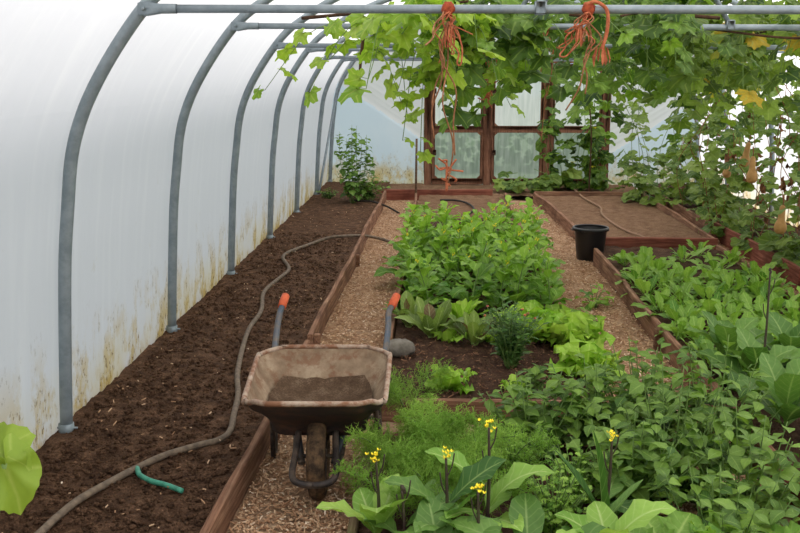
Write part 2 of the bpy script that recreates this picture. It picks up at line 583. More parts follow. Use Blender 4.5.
# ---------------------------------------------------------------- leaf templates (unit length along +X, face up +Z)
def strip_leaf(w=0.4, nu=7, bend=0.8, fold=0.2, ruff=0.0, rk=3.0, peak=0.55, lobes=0.0, lk=5, stalk=0.0, tip=0.7, base0=0.06, seed=0, start=0.0, nv=2):
    rr = np.random.default_rng(seed)
    u = np.linspace(0, 1, nu + 1)
    ub = np.clip((u - stalk) / (1 - stalk), 0, 1)
    pk = peak
    prof = np.where(ub < pk, np.sin(ub / pk * PI / 2) ** 0.8, np.cos((ub - pk) / (1 - pk) * PI / 2) ** tip)
    prof = prof * (1 - base0) + base0 * (1 - ub)
    if lobes:
        prof = prof * (1 + lobes * np.sin(ub * lk * 2 * PI + 1.0) * (1 - ub * 0.6))
    wd = np.maximum(w * 0.5 * prof, 0.006)
    ang = start + bend * u ** 1.3
    dx = np.cos(ang) / nu
    dz = -np.sin(ang) / nu
    X = np.concatenate([[0], np.cumsum(dx[:-1])])
    Z = np.concatenate([[0], np.cumsum(dz[:-1])])
    nx, nz = np.sin(ang), np.cos(ang)
    vs = np.linspace(-1, 1, 2 * nv + 1)
    V, UV = [], []
    for j, v in enumerate(vs):
        off = fold * wd * abs(v) + ruff * wd * 2 * v * v * np.sin(u * rk * 2 * PI + (1.3 if v > 0 else 0) + rr.random() * 6) * (ub > 0)
        V.append(np.stack([X + nx * off, v * wd, Z + nz * off], 1))
        UV.append(np.stack([u, np.full_like(u, (v + 1) / 2)], 1))
    V = np.stack(V, 1).reshape(-1, 3)
    UV = np.stack(UV, 1).reshape(-1, 2)
    c = len(vs)
    q = [(i * c + j, (i + 1) * c + j, (i + 1) * c + j + 1, i * c + j + 1) for i in range(nu) for j in range(c - 1)]
    return V, np.zeros((0, 3), int), np.array(q), UV


def palm_leaf(lob=0.25, teeth=0.06, droop=0.25, wav=0.06, seed=0, n=30, notch=0.75, cup=0.0):
    """lobed leaf, stalk joins at the origin, tip at +X; size about 1"""
    rr = np.random.default_rng(seed)
    th = np.linspace(-PI, PI, n, endpoint=False)
    r = 0.52 * (1 + lob * np.cos(5 * th)) * (1 - 0.08 * np.abs(th) / PI)
    r = r * (1 + teeth * np.where(np.arange(n) % 2 == 0, 1, -1)) * (1 + 0.08 * (rr.random(n) - 0.5))
    d = np.abs(np.abs(th) - PI)
    r = r * np.where(d < 0.5, (1 - notch) + notch * d / 0.5, 1)
    V, UV = [np.array([[0, 0, 0]])], [np.array([[0, 0.5]])]
    ph = rr.random() * 6
    for f in (0.55, 1.0):
        x, y = r * f * np.cos(th), r * f * np.sin(th)
        rad = r * f
        z = -droop * (x + 0.1) ** 2 - droop * 1.2 * y ** 2 + wav * f * np.sin(th * 5 + ph) * f + cup * rad
        V.append(np.stack([x, y, z], 1))
        UV.append(np.stack([np.full(n, f), (th + PI) / (2 * PI)], 1))
    V = np.vstack(V) + np.array([0.12, 0, 0])
    V[0] = (0.0, 0, 0.0)
    t = [(0, 1 + j, 1 + (j + 1) % n) for j in range(n)]
    q = [(1 + j, 1 + n + j, 1 + n + (j + 1) % n, 1 + (j + 1) % n) for j in range(n)]
    return V, np.array(t), np.array(q), np.vstack(UV)


def frames(X, N):
    X = X / (np.linalg.norm(X, axis=1)[:, None] + 1e-9)
    Z = N - X * np.sum(N * X, 1)[:, None]
    Z /= np.linalg.norm(Z, axis=1)[:, None] + 1e-9
    return X, np.cross(Z, X), Z


def inst(mb, temps, P, X, N, S, var, mat=0, r=None):
    r = r or rng
    P, X, N = (np.asarray(a, float).reshape(-1, 3) for a in (P, X, N))
    S = np.broadcast_to(np.asarray(S, float), (len(P),))
    var = np.broadcast_to(np.asarray(var, float), (len(P),))
    A, B, C = frames(X, N)
    pick = r.integers(0, len(temps), len(P))
    for ti, (V, T, Q, UV) in enumerate(temps):
        m = np.where(pick == ti)[0]
        if not len(m):
            continue
        W = P[m][:, None] + S[m][:, None, None] * (V[None, :, 0:1] * A[m][:, None] + V[None, :, 1:2] * B[m][:, None] + V[None, :, 2:3] * C[m][:, None])
        k = len(V)
        off = (np.arange(len(m)) * k)[:, None, None]
        mb.add(W.reshape(-1, 3), (T[None] + off).reshape(-1, 3) if len(T) else None, (Q[None] + off).reshape(-1, 4) if len(Q) else None,
               np.tile(UV, (len(m), 1)), np.repeat(var[m], k), mat)


T_grape = [palm_leaf(0.20, 0.07, 0.35, 0.07, s) for s in range(5)]
T_squash = [palm_leaf(0.10, 0.03, 0.3, 0.06, s + 20, 30, 0.7, 0.1) for s in range(4)]
T_mustard = [strip_leaf(0.50, 8, b, 0.2, 0.12, 2.5, 0.66, stalk=0.24, tip=0.6, seed=i) for i, b in enumerate((0.3, 0.9, 1.5, 2.0))]
T_broad = [strip_leaf(0.46, 10, b, 0.22, 0.10, 3.0, 0.55, stalk=0.14, seed=i, nv=3) for i, b in enumerate((0.6, 1.0, 1.5))]
T_lettuce = [strip_leaf(0.8, 9, b, 0.1, 0.30, 4.0, 0.68, tip=0.4, base0=0.25, seed=i, nv=3) for i, b in enumerate((-0.3, 0.3, 0.7))]
T_cos = [strip_leaf(0.42, 8, b, 0.3, 0.10, 3.0, 0.7, tip=0.5, base0=0.3, seed=i, nv=2) for i, b in enumerate((-0.1, 0.4, 0.9))]
T_rocket = [strip_leaf(0.36, 11, b, 0.12, 0.10, 2.0, 0.74, lobes=0.42, lk=3.4, stalk=0.22, tip=0.6, seed=i) for i, b in enumerate((0.2, 0.9, 1.5))]
T_ovate = [strip_leaf(0.70, 5, b, 0.2, 0.05, 2.0, 0.38, stalk=0.1, tip=1.2, seed=i) for i, b in enumerate((0.4, 0.8, 1.1))]
T_lance = [strip_leaf(0.34, 5, b, 0.2, 0.04, 2.0, 0.4, tip=1.1, seed=i) for i, b in enumerate((0.3, 0.8))]
T_frilly = [strip_leaf(0.6, 12, b, 0.1, 0.22, 4.0, 0.6, lobes=0.35, lk=4, stalk=0.15, seed=i, nv=3) for i, b in enumerate((0.4, 0.9))]


def rand_dirs(n, up=0.0, r=None):
    r = r or rng
    d = r.normal(size=(n, 3))
    d /= np.linalg.norm(d, axis=1)[:, None]
    d[:, 2] += up
    return d / (np.linalg.norm(d, axis=1)[:, None] + 1e-9)


# ================================================================= SETTING
PROF = [(0.0, -0.25), (0.0, 0.0), (0.045, 0.75), (0.085, 1.1), (0.12, 1.33), (0.18, 1.51), (0.27, 1.68), (0.4, 1.87), (0.53, 2.02), (0.68, 2.13),
        (0.95, 2.29), (1.4, 2.46), (1.9, 2.58), (2.4, 2.64), (2.87, 2.66)]
XL, XR = -1.82, 3.92
XC = (XL + XR) / 2


def arch(off=0.0, n=5):
    left = catmull([(XL + dx, z) for dx, z in PROF], n)
    right = np.stack([2 * XC - left[::-1, 0], left[::-1, 1]], 1)
    a = np.vstack([left, right[1:]])
    t = np.gradient(a, axis=0)
    t /= np.linalg.norm(t, axis=1)[:, None]
    return a + off * np.stack([-t[:, 1], t[:, 0]], 1)


HOOPY = [4.27, 6.08, 7.87, 9.70, 11.51, 13.35, 14.95]
YE = 14.98
SK = arch(0.045)
iz = [i for i, (x, z) in enumerate(SK) if z > 1.5]
i0, i1 = iz[0], iz[-1]
ys = np.linspace(-2.2, YE, 96)


def skin(name, a, b, label):
    seg = SK[a:b + 1]
    mb = MB()
    sag = np.zeros(len(ys))
    for k_ in range(len(ys)):
        d = min(abs(ys[k_] - h) for h in HOOPY + [2.46, 0.65, -1.15])
        sag[k_] = 0.012 * min(1, d / 0.5)
    V = np.array([[x + (XC - x) * sag[j] * 0.25, y, z - 0.2 * sag[j]] for x, z in seg for j, y in enumerate(ys)])
    n = len(ys)
    q = [(i * n + j, i * n + j + 1, (i + 1) * n + j + 1, (i + 1) * n + j) for i in range(len(seg) - 1) for j in range(n - 1)]
    mb.add(V, None, q)
    return tag(mb.build(name, 'film'), label, None, None, 'structure')


skin('wall_left', 0, i0, 'white polythene side of the tunnel on the left, stained near the soil')
skin('ceiling', i0, i1, 'curved white polythene roof of the tunnel')
skin('wall_right', i1, len(SK) - 1, 'white polythene side of the tunnel behind the squash vines')

DX0, DX1, DZ = -0.34, 2.52, 1.86          # timber door front in the end wall


def end_wall():
    mb = MB()
    top = lambda x: float(np.interp(x, SK[:, 0], SK[:, 1]))

    def panel(xa, xb, zlo, side):
        nx, nz = 70, 110
        xs = np.linspace(xa, xb, nx)
        V, up = [], []
        for x in xs:
            zt = top(x)
            for j in range(nz):
                z = zlo + (zt - zlo) * j / (nz - 1)
                xm = x if side == 'l' else 2 * XC - x if side == 'r' else None
                if xm is not None:
                    d = (z - (0.62 if side == 'l' else 0.35)) - 0.66 * (-0.32 - xm)       # above the fold running from jamb to hoop
                else:
                    d = 1.0
                on = min(1, max(0, d / 0.04))
                yy = YE - 0.014 * on * (0.5 + 0.5 * math.sin(d * 74 + 1.5 * math.sin(d * 9))) - 0.015 * on
                V.append((x, yy, z))
                up.append(d > 0)
        up = np.array(up).reshape(nx, nz)
        qa, qb = [], []
        for i in range(nx - 1):
            for j in range(nz - 1):
                (qb if up[i, j] else qa).append((i * nz + j, (i + 1) * nz + j, (i + 1) * nz + j + 1, i * nz + j + 1))
        n0 = mb.n
        mb.add(V, None, qa, mat=0)
        if qb:
            mb.Q.append(np.array(qb) + n0)
            mb.QM.append(np.full(len(qb), 1))
    panel(SK[:, 0].min() + 0.002, DX0, -0.2, 'l')
    panel(DX1, SK[:, 0].max() - 0.002, -0.2, 'r')
    panel(DX0, DX1, DZ, 'm')
    return tag(mb.build('wall_back', ['film_end', 'film_pleat']), 'end wall of bluish polythene with white pleats fanned around the doors', None, None, 'structure')


end_wall()
mb = MB()  # sheet added behind the camera; blocks sky light where the tunnel runs on
fr = np.array([[x, -2.2, z] for x, z in SK])
ce = np.array([[XC, -2.2, 0.8]])
mb.add(np.vstack([fr, ce]), [(i, i + 1, len(fr)) for i in range(len(fr) - 1)])
tag(mb.build('added_wall_front', 'film'), 'unseen polythene sheet added behind the camera to keep out open sky light', None, None, 'structure')


# ground -----------------------------------------------------------
def ground(name, x0, x1, y0, y1, z, mat, amp, label, step=0.03, fs=9.0, seed=0, edge=0.0, skew=None):
    nx, ny = max(2, int((x1 - x0) / step)), max(2, int((y1 - y0) / step))
    ny = min(ny, 700)
    xs, ysn = np.linspace(x0, x1, nx), np.linspace(y0, y1, ny)
    Xg, Yg = np.meshgrid(xs, ysn, indexing='ij')
    Z = z + amp * 2 * fbm(Xg * fs, Yg * fs, seed) + amp * 1.2 * fbm(Xg * 2.2, Yg * 2.2, seed + 9)
    if skew:
        Xg = Xg + skew * (Yg - y0) * (1 - (Xg - x0) / (x1 - x0))
    mb = MB()
    idx = np.arange(nx * ny).reshape(nx, ny)
    q = np.stack([idx[:-1, :-1], idx[1:, :-1], idx[1:, 1:], idx[:-1, 1:]], -1).reshape(-1, 4)
    mb.add(np.stack([Xg, Yg, Z], -1).reshape(-1, 3), None, q)
    return tag(mb.build(name, mat), label, None, None, 'structure')


ZP = -0.10
ground('floor', -1.9, 3.96, -2.2, 14.95, ZP, 'chips', 0.012, 'wood chip paths between the beds', 0.04, 7)
ground('soil_ground', -1.93, -0.86, 0.6, 14.9, 0.0, 'soil_dark', 0.019, 'dark crumbly soil of the long bed along the left wall', 0.018, 16, 3)
ground('soil_ground', -0.32, 0.8, 4.72, 11.2, -0.01, 'soil_bed', 0.03, 'dark soil under the mustard greens and lettuces', 0.03, 9, 5)
ground('soil_ground', -0.36, 0.84, 11.2, 13.5, -0.02, 'soil_mid', 0.02, 'bare brown soil behind the mustard greens', 0.03, 9, 6)
ground('soil_ground', -0.32, 0.8, 1.2, 4.24, -0.01, 'soil_bed', 0.03, 'dark soil under the fennel in the near middle bed', 0.03, 9, 7)
ground('soil_ground', 1.47, 2.66, 2.6, 9.42, -0.01, 'soil_bed', 0.03, 'dark soil of the right bed full of young rocket', 0.03, 9, 8)
ground('soil_ground', 1.56, 2.72, 9.5, 13.35, 0.0, 'soil_mid', 0.022, 'bare raked brown soil of the far right bed', 0.03, 9, 10, skew=-0.06)
ground('soil_ground', 2.98, 3.95, 3.0, 14.9, 0.0, 'soil_bed', 0.03, 'soil along the right wall under the squash vines', 0.04, 9, 11)
ground('soil_ground', -0.9, 2.9, 13.55, 14.95, -0.03, 'soil_mid', 0.02, 'trodden soil in front of the doors', 0.04, 9, 12)
mb = MB()
mb.add([(-40, -30, -0.26), (40, -30, -0.26), (40, 70, -0.26), (-40, 70, -0.26)], None, [(0, 1, 2, 3)])
tag(mb.build('outside_ground', 'gravel_out'), 'pale ground outside the tunnel', None, None, 'structure')


# crumbs and chips -------------------------------------------------
def chips(name, label, areas, n, z, size, mat='chip'):
    mb = MB()
    w = np.array([(a[1] - a[0]) * (a[3] - a[2]) / (0.5 * (a[2] + a[3])) for a in areas])
    pick = rng.choice(len(areas), n, p=w / w.sum())
    A = np.array(areas)[pick]
    u = rng.random(n)
    # denser close by, where single chips can be told apart
    Y = A[:, 2] * (A[:, 3] / A[:, 2]) ** u
    X = A[:, 0] + (A[:, 1] - A[:, 0]) * rng.random(n)
    L = size * (0.5 + rng.random(n) ** 2 * 1.3)
    W = size * (0.18 + 0.25 * rng.random(n))
    base = np.array([[-.5, -.5, 0], [.5, -.5, 0], [.5, .5, 0], [-.5, .5, 0], [-.5, -.4, 1], [.45, -.5, 1], [.5, .45, 1], [-.45, .5, 1]])
    yaw = rng.random(n) * 2 * PI
    tilt = rng.normal(0, 0.3, n)
    bx = base[None] * np.stack([L, W, np.full(n, 0.004)], 1)[:, None]
    zz = bx[..., 2] + bx[..., 0] * np.sin(tilt)[:, None]
    xx = bx[..., 0] * np.cos(yaw)[:, None] - bx[..., 1] * np.sin(yaw)[:, None]
    yy = bx[..., 0] * np.sin(yaw)[:, None] + bx[..., 1] * np.cos(yaw)[:, None]
    V = np.stack([xx + X[:, None], yy + Y[:, None], zz + z + 0.008 + 0.006 * rng.random(n)[:, None]], -1)
    Q = np.array([(4, 5, 6, 7), (0, 1, 5, 4), (1, 2, 6, 5), (2, 3, 7, 6), (3, 0, 4, 7)])
    mb.add(V.reshape(-1, 3), None, (Q[None] + (np.arange(n) * 8)[:, None, None]).reshape(-1, 4), var=np.repeat(rng.random(n), 8))
    return tag(mb.build(name, mat, smooth=False), label, 'wood chips', None, 'stuff')


chips('wood_chips', 'loose wood chips spread over the trodden paths',
      [(-0.84, -0.36, 3.0, 13.4), (0.85, 1.42, 3.0, 13.2), (2.72, 2.94, 5.0, 13.0)], 26000, ZP, 0.019)


def crumbs(name, label, areas, n, z, mat):
    mb = MB()
    for k_ in range(n):
        a = areas[rng.integers(len(areas))]
        Y = a[2] * (a[3] / a[2]) ** rng.random()
        X = a[0] + (a[1] - a[0]) * rng.random()
        r = 0.004 + 0.010 * rng.random() ** 4
        blob(mb, (X, Y, z + r * 0.3), r, k_, 1.2, 1, 0.8, 0, 5, 3, amp=0.6)
    return tag(mb.build(name, mat), label, 'soil crumbs', None, 'stuff')


crumbs('soil_dirt', 'loose soil crumbs lying over the left bed', [(-1.8, -0.92, 3.0, 10.0)], 8000, 0.006, 'soil_dark')
chips('mulch_litter', 'brown mulch bits on the bare soil in front of the lettuces', [(-0.28, 0.76, 4.82, 6.4)], 1300, -0.007, 0.018, 'mulch')
chips('straw_litter', 'pale straw bits scattered over the dark left bed', [(-1.8, -0.92, 3.0, 12.0)], 160, 0.01, 0.016)


# end doors --------------------------------------------------------
def door(n, xa, xb, label, posts):
    r = empty('door_%d' % n, (xa, 14.86, -0.04), 0)
    tag(r, label, 'door', None, 'structure')
    r.scale = (1, 1, 0.94)
    w = xb - xa
    f = MB()
    st = 0.05
    for x in posts:
        box(f, (x, 0, 1.0), (0.12 if x > 0.01 and x < w - 0.01 else 0.12, 0.09, 2.02), bev=0.008)
    f.build('door_post', 'doorwood', r)
    g = MB()
    for x in (0.06 + st / 2, w - 0.06 - st / 2):
        box(g, (x, -0.01, 1.0), (st, 0.05, 1.92), bev=0.005)
    for z, hh in ((0.07, 0.1), (0.93, 0.11), (1.93, 0.1)):
        box(g, (w / 2, -0.012, z), (w - 0.13, 0.05, hh), bev=0.005)
    for z in (0.12, 0.875, 0.985, 1.88):            # corner fillets on the panes
        for sx, x in ((1, 0.06 + st), (-1, w - 0.06 - st)):
            s_ = 1 if z in (0.12, 0.985) else -1
            g.add([(x - sx * 0.01, -0.03, z - s_ * 0.01), (x + sx * 0.06, -0.03, z - s_ * 0.01), (x - sx * 0.01, -0.03, z + s_ * 0.06),
                   (x - sx * 0.01, 0.0, z - s_ * 0.01), (x + sx * 0.06, 0.0, z - s_ * 0.01), (x - sx * 0.01, 0.0, z + s_ * 0.06)],
                  [(0, 1, 2), (3, 5, 4)], [(1, 4, 5, 2), (0, 2, 5, 3), (0, 3, 4, 1)])
    g.build('door_frame', 'doorwood', r)
    for za, zb in ((0.12, 0.875), (0.985, 1.88)):
        pm = MB()
        xs_ = np.linspace(0.07 + st * 0.5, w - 0.07 - st * 0.5, 8)
        V = [(x, 0.012 + 0.006 * math.sin(i * 2.1) * (z_ > 0) * y_, za - 0.02 + (zb - za + 0.04) * z_) for i, x in enumerate(xs_) for z_, y_ in ((0, 0), (0.5, 1), (1, 0))]
        pm.add(V, None, [(i * 3 + j, (i + 1) * 3 + j, (i + 1) * 3 + j + 1, i * 3 + j + 1) for i in range(7) for j in range(2)])
        pm.build('pane', 'pane' if za > 0.5 else 'pane_algae_dim', r)
    hm = MB()
    box(hm, (0.105, -0.045, 0.55), (0.05, 0.012, 0.09), bev=0.003)
    box(hm, (0.105, -0.045, 1.55), (0.05, 0.012, 0.09), bev=0.003)
    hm.build('hinge', 'bark', r)
    return r


door(1, -0.27, 0.65, 'left brown timber door leaf with two milky panes', (0.0,))
door(2, 0.65, 1.565, 'middle brown timber door leaf with two milky panes', (0.0,))
door(3, 1.565, 2.46, 'right brown timber door leaf half hidden by climbing leaves', (0.0, 0.895))
mb = MB()
box(mb, (1.09, 14.85, 1.885), (2.88, 0.11, 0.11), bev=0.01)
tag(mb.build('trim_1', 'doorwood'), 'timber lintel over the doors', None, None, 'structure')

# ================================================================= STEEL
hoop_names = ['nearest tall grey steel hoop on the left beside the yellow-green leaf', 'second steel hoop from the near end, at the ragged brown stain on the film',
              'third steel hoop from the near end of the tunnel', 'fourth steel hoop from the near end of the tunnel',
              'fifth steel hoop from the near end of the tunnel', 'steel hoop by the nettle, next to the end wall',
              'end hoop carrying the end wall film behind the nettle']
for i, Y in enumerate(HOOPY):
    r = empty('tunnel_hoop', (XL, Y, 0))
    tag(r, hoop_names[i], 'steel hoop', 'galvanised hoops of the tunnel')
    m_ = MB()
    a = arch(0.0, 6)
    a = a[(a[:, 1] > -0.06)]
    tube(m_, np.stack([a[:, 0] - XL, np.zeros(len(a)), a[:, 1]], 1), 0.030, 12)
    m_.build('hoop_tube', 'galv', r)
    for sx in (0, XR - XL):
        m_ = MB()
        tube(m_, [(sx, 0, -0.2), (sx, 0, 0.0), (sx, 0, 0.035)], 0.037, 12)
        m_.build('ground_sleeve', 'galv', r)
        m_ = MB()
        tube(m_, [(sx - 0.045, 0, 0.012), (sx + 0.055, 0, 0.012)], 0.006, 6)
        m_.build('bolt', 'galv', r)
bar_z = [1.97, 1.98, 1.91, 1.92, 1.87, 1.87]
bar_l = ['nearest grey crop bar spanning the tunnel with orange twine tied to it', 'second crop bar, behind the nearest one and half wrapped in vine leaves',
         'third crop bar from the near end, vine leaves lying on its left end', 'fourth crop bar from the near end',
         'fifth crop bar from the near end', 'furthest crop bar near the end wall']
for i, (Y, z) in enumerate(zip(HOOPY, bar_z)):
    xl = XL + float(np.interp(z, [p[1] for p in PROF[1:]], [p[0] for p in PROF[1:]]))
    xr = 2 * XC - xl
    r = empty('crop_bar', (xl, Y, z))
    tag(r, bar_l[i], 'crop bar', 'crop bars across the tunnel')
    Lb = xr - xl
    m_ = MB()
    tube(m_, [(0.12, -0.045, 0), (Lb / 2, -0.045, -0.01), (Lb - 0.12, -0.045, -0.025)], 0.0185, 12)
    m_.build('tube', 'galv', r)
    for sx, s in ((0, 1), (Lb, -1)):
        m_ = MB()
        zz = 0 if s == 1 else -0.02
        V = [(sx + s * 0.16, -0.045, zz), (sx + s * 0.09, -0.045, zz), (sx + s * 0.03, -0.04, zz), (sx - s * 0.015, -0.035, zz)]
        ang = np.arange(10) / 10 * 2 * PI
        rad = [(0.0215, 0.0215), (0.022, 0.022), (0.007, 0.032), (0.005, 0.028)]
        vs = np.vstack([[(x, y + a_ * math.cos(t), z_ + b_ * math.sin(t)) for t in ang] for (x, y, z_), (a_, b_) in zip(V, rad)])
        q = [(k_ * 10 + j, k_ * 10 + (j + 1) % 10, (k_ + 1) * 10 + (j + 1) % 10, (k_ + 1) * 10 + j) for k_ in range(3) for j in range(10)]
        m_.add(vs, [(30, 30 + j, 30 + j + 1) for j in range(1, 9)], q)
        tube(m_, [(sx + s * 0.012, -0.06, zz), (sx + s * 0.012, 0.0, zz)], 0.009, 6)
        m_.build('end_bracket', 'galv', r)
    ztop = lambda x: float(np.interp(x, SK[:, 0], SK[:, 1])) - 0.05
    for xa, xb in ((0.40, 0.78), (1.72, 1.32)):
        m_ = MB()
        tube(m_, [(xa - xl, -0.045, 0.0), (xb - xl, -0.02, ztop(xb) - z)], 0.015, 8)
        box(m_, (xa - xl, -0.045, 0.0), (0.05, 0.055, 0.06), bev=0.006)
        m_.build('strut', 'galv', r)
m_ = MB()
tube(m_, [(-1.78, 13.3, 0.02), (-1.68, 14.9, 1.45)], 0.018, 8)
tag(m_.build('brace', 'galv'), 'thin pale diagonal brace between the two furthest left hoops', 'brace')


# ================================================================= TIMBER
def board(name, p0, p1, z0, z1, th, mat, label, group=None, cat='board', stakes=(), warp=0.008, seed=0):
    p0, p1 = np.array(p0, float), np.array(p1, float)
    L = float(np.linalg.norm(p1 - p0))
    ang = math.atan2(p1[1] - p0[1], p1[0] - p0[0])
    r = empty(name, (p0[0], p0[1], z0), ang, label, cat, group)
    n = max(4, int(L / 0.18))
    m_ = MB()
    rr = np.random.default_rng(seed + 50)
    h = z1 - z0
    sec = [(-th / 2, 0), (-th / 2, h - 0.006), (-th / 2 + 0.006, h), (th / 2 - 0.006, h), (th / 2, h - 0.006), (th / 2, 0)]
    V = []
    ph = rr.random(4) * 6
    for i in range(n + 1):
        x = L * i / n
        wy = warp * math.sin(x * 1.7 + ph[0]) + 0.4 * warp * math.sin(x * 5 + ph[1])
        wz = 0.6 * warp * math.sin(x * 2.3 + ph[2]) + 0.004 * (rr.random() - 0.5)
        for y, z in sec:
            V.append((x, y + wy, z + (wz if z > 0.01 else 0)))
    k_ = len(sec)
    q = [(i * k_ + j, (i + 1) * k_ + j, (i + 1) * k_ + (j + 1) % k_, i * k_ + (j + 1) % k_) for i in range(n) for j in range(k_)]
    t = []
    for j in range(1, k_ - 1):
        t.append((0, j, j + 1))
        t.append((n * k_, n * k_ + j + 1, n * k_ + j))
    m_.add(V, t, q)
    m_.build('plank', mat, r, smooth=False)
    for sx, side, hh in stakes:
        s_ = MB()
        box(s_, (sx, side * (th / 2 + 0.022), h / 2 + hh / 2 - 0.01), (0.045, 0.04, h + hh), bev=0.004)
        s_.build('stake', mat, r, smooth=False)
    return r


GB = 'timber edging boards of the beds'
board('edging_board', (-0.885, 1.0), (-0.872, 4.50), -0.14, 0.035, 0.036, 'board', 'near edging board of the left bed, in front of the wheelbarrow', GB, stakes=((3.45, -1, -0.02),), seed=1)
board('edging_board', (-0.885, 4.53), (-0.875, 5.84), -0.14, 0.02, 0.034, 'board', 'short edging board of the left bed beside the wheelbarrow tray', GB, seed=2)
board('edging_board', (-0.86, 5.86), (-0.85, 13.45), -0.13, 0.045, 0.036, 'board', 'long edging board of the left bed behind the wheelbarrow', GB, stakes=((0.06, -1, 0.0), (2.9, -1, -0.02)), seed=3)
board('edging_board', (-0.335, 1.3), (-0.345, 4.25), -0.14, 0.03, 0.036, 'board_grey', 'mossy edging board on the left of the fennel bed', GB, seed=4)
board('edging_board', (-0.335, 4.25), (0.82, 4.25), -0.14, 0.025, 0.034, 'board', 'cross board closing the far end of the fennel bed', GB, seed=5)
board('edging_board', (-0.345, 4.73), (0.82, 4.73), -0.14, 0.025, 0.034, 'board', 'cross board at the near end of the lettuce bed, right of the barrow', GB, seed=6)
board('edging_board', (-0.345, 4.75), (-0.355, 10.3), -0.14, 0.03, 0.034, 'board', 'edging board left of the lettuces and mustard greens', GB, seed=7)
board('edging_board', (-0.38, 10.35), (-0.40, 13.4), -0.12, 0.03, 0.034, 'board', 'edging board running from the mustard greens to the thin stake', GB, seed=8)
board('edging_board', (0.83, 10.2), (0.86, 13.4), -0.12, 0.03, 0.034, 'board', 'narrow edging board right of the bare soil behind the mustard greens', GB, seed=9)
board('edging_board', (0.83, 4.75), (0.83, 10.15), -0.14, 0.015, 0.034, 'board', 'edging board right of the mustard greens and bright lettuces', GB, seed=10)
board('edging_board', (-0.95, 13.52), (0.68, 13.56), -0.1, 0.055, 0.045, 'board_red', 'red-brown board lying across in front of the left door leaf', GB, seed=11)
board('edging_board', (1.455, 3.9), (1.435, 8.98), -0.14, 0.06, 0.038, 'board', 'edging board left of the rocket bed, running up to the black bucket', GB, stakes=((2.2, 1, 0.0),), seed=12)
board('edging_board', (1.47, 2.4), (1.455, 3.86), -0.14, 0.06, 0.038, 'board_red', 'near end of the right bed edging, hidden under broad leaves', GB, stakes=((1.35, 1, 0.02),), seed=13)
board('edging_board', (1.50, 9.47), (2.72, 9.47), -0.12, 0.075, 0.04, 'board_red', 'dark red cross board at the near end of the bare far bed', GB, seed=14)
board('edging_board', (1.50, 9.5), (1.26, 13.35), -0.12, 0.05, 0.036, 'board', 'edging board left of the bare far bed, behind the bucket', GB, seed=15)
board('edging_board', (1.26, 13.38), (2.78, 13.38), -0.12, 0.05, 0.036, 'board', 'board closing the far end of the bare bed below the door leaves', GB, seed=16)
board('edging_board', (2.74, 9.5), (2.76, 13.35), -0.12, 0.05, 0.036, 'board', 'edging board right of the bare far bed', GB, seed=17)
board('edging_board', (2.68, 4.2), (2.67, 9.3), -0.14, 0.04, 0.036, 'board', 'edging board right of the rocket bed', GB, seed=18)
board('edging_board', (2.97, 7.9), (2.96, 10.4), -0.14, 0.10, 0.036, 'board_red', 'rust-coloured edging board under the squash vines by the right path', GB, stakes=((0.9, -1, 0.0),), seed=19)
board('edging_board', (2.96, 10.45), (2.95, 13.6), -0.14, 0.06, 0.036, 'board', 'far edging board of the squash bed along the right wall', GB, seed=20)
m_ = MB()
tube(m_, [(-0.41, 13.3, -0.15), (-0.405, 13.31, 0.3), (-0.40, 13.33, 0.79)], [0.018, 0.017, 0.015], 7)
tag(m_.build('wooden_stake', 'stake'), 'thin upright wooden stake left of the doors', 'stake')


# ================================================================= HOSES
def hose(name, pix, r, mat, label, z=0.014, zmap=None):
    pts = [gz(x, y, (zmap or {}).get(i, z)) for i, (x, y) in enumerate(pix)]
    m_ = MB()
    tube(m_, catmull(pts, 7), r, 9)
    return tag(m_.build(name, mat), label, 'hose')


hose('garden_hose', [(2, 566), (22, 548), (40, 533), (56, 518), (80, 499), (112, 481), (137, 468), (166, 455), (200, 445), (219, 440), (230, 431), (234, 414), (238, 395), (238, 369),
                     (248, 331), (261, 311), (264, 292), (277, 280), (289, 269), (283, 258), (289, 252), (308, 245), (328, 238), (347, 236), (366, 236), (385, 240), (400, 246)],
     0.0155, 'hose_grey', 'long grey hose snaking over the dark soil of the left bed', 0.018, {22: 0.05, 23: 0.062, 24: 0.0, 25: -0.07, 26: -0.08})
hose('green_hose', [(137, 468), (140, 475), (151, 481), (166, 485), (182, 491)], 0.0115, 'hose_green', 'short cut length of green hose beside the long grey hose', 0.022)
hose('drip_hose', [(573, 188), (584, 198), (600, 207), (602, 214), (614, 224), (629, 232), (643, 237), (649, 241)], 0.013, 'hose_tan', 'dusty pale hose lying on the bare far bed', 0.016)
hose('black_hose', [(352, 200), (362, 201), (374, 202), (388, 207), (399, 213)], 0.013, 'hose_black', 'thin black hose running from the nettle onto the path', 0.03, {2: 0.06, 3: -0.04, 4: -0.08})
hose('drip_hose', [(440, 200), (450, 200), (460, 201), (469, 204), (474, 209), (470, 213), (462, 217)], 0.013, 'hose_black', 'dark curved hose on the bare soil behind the mustard greens', 0.0)


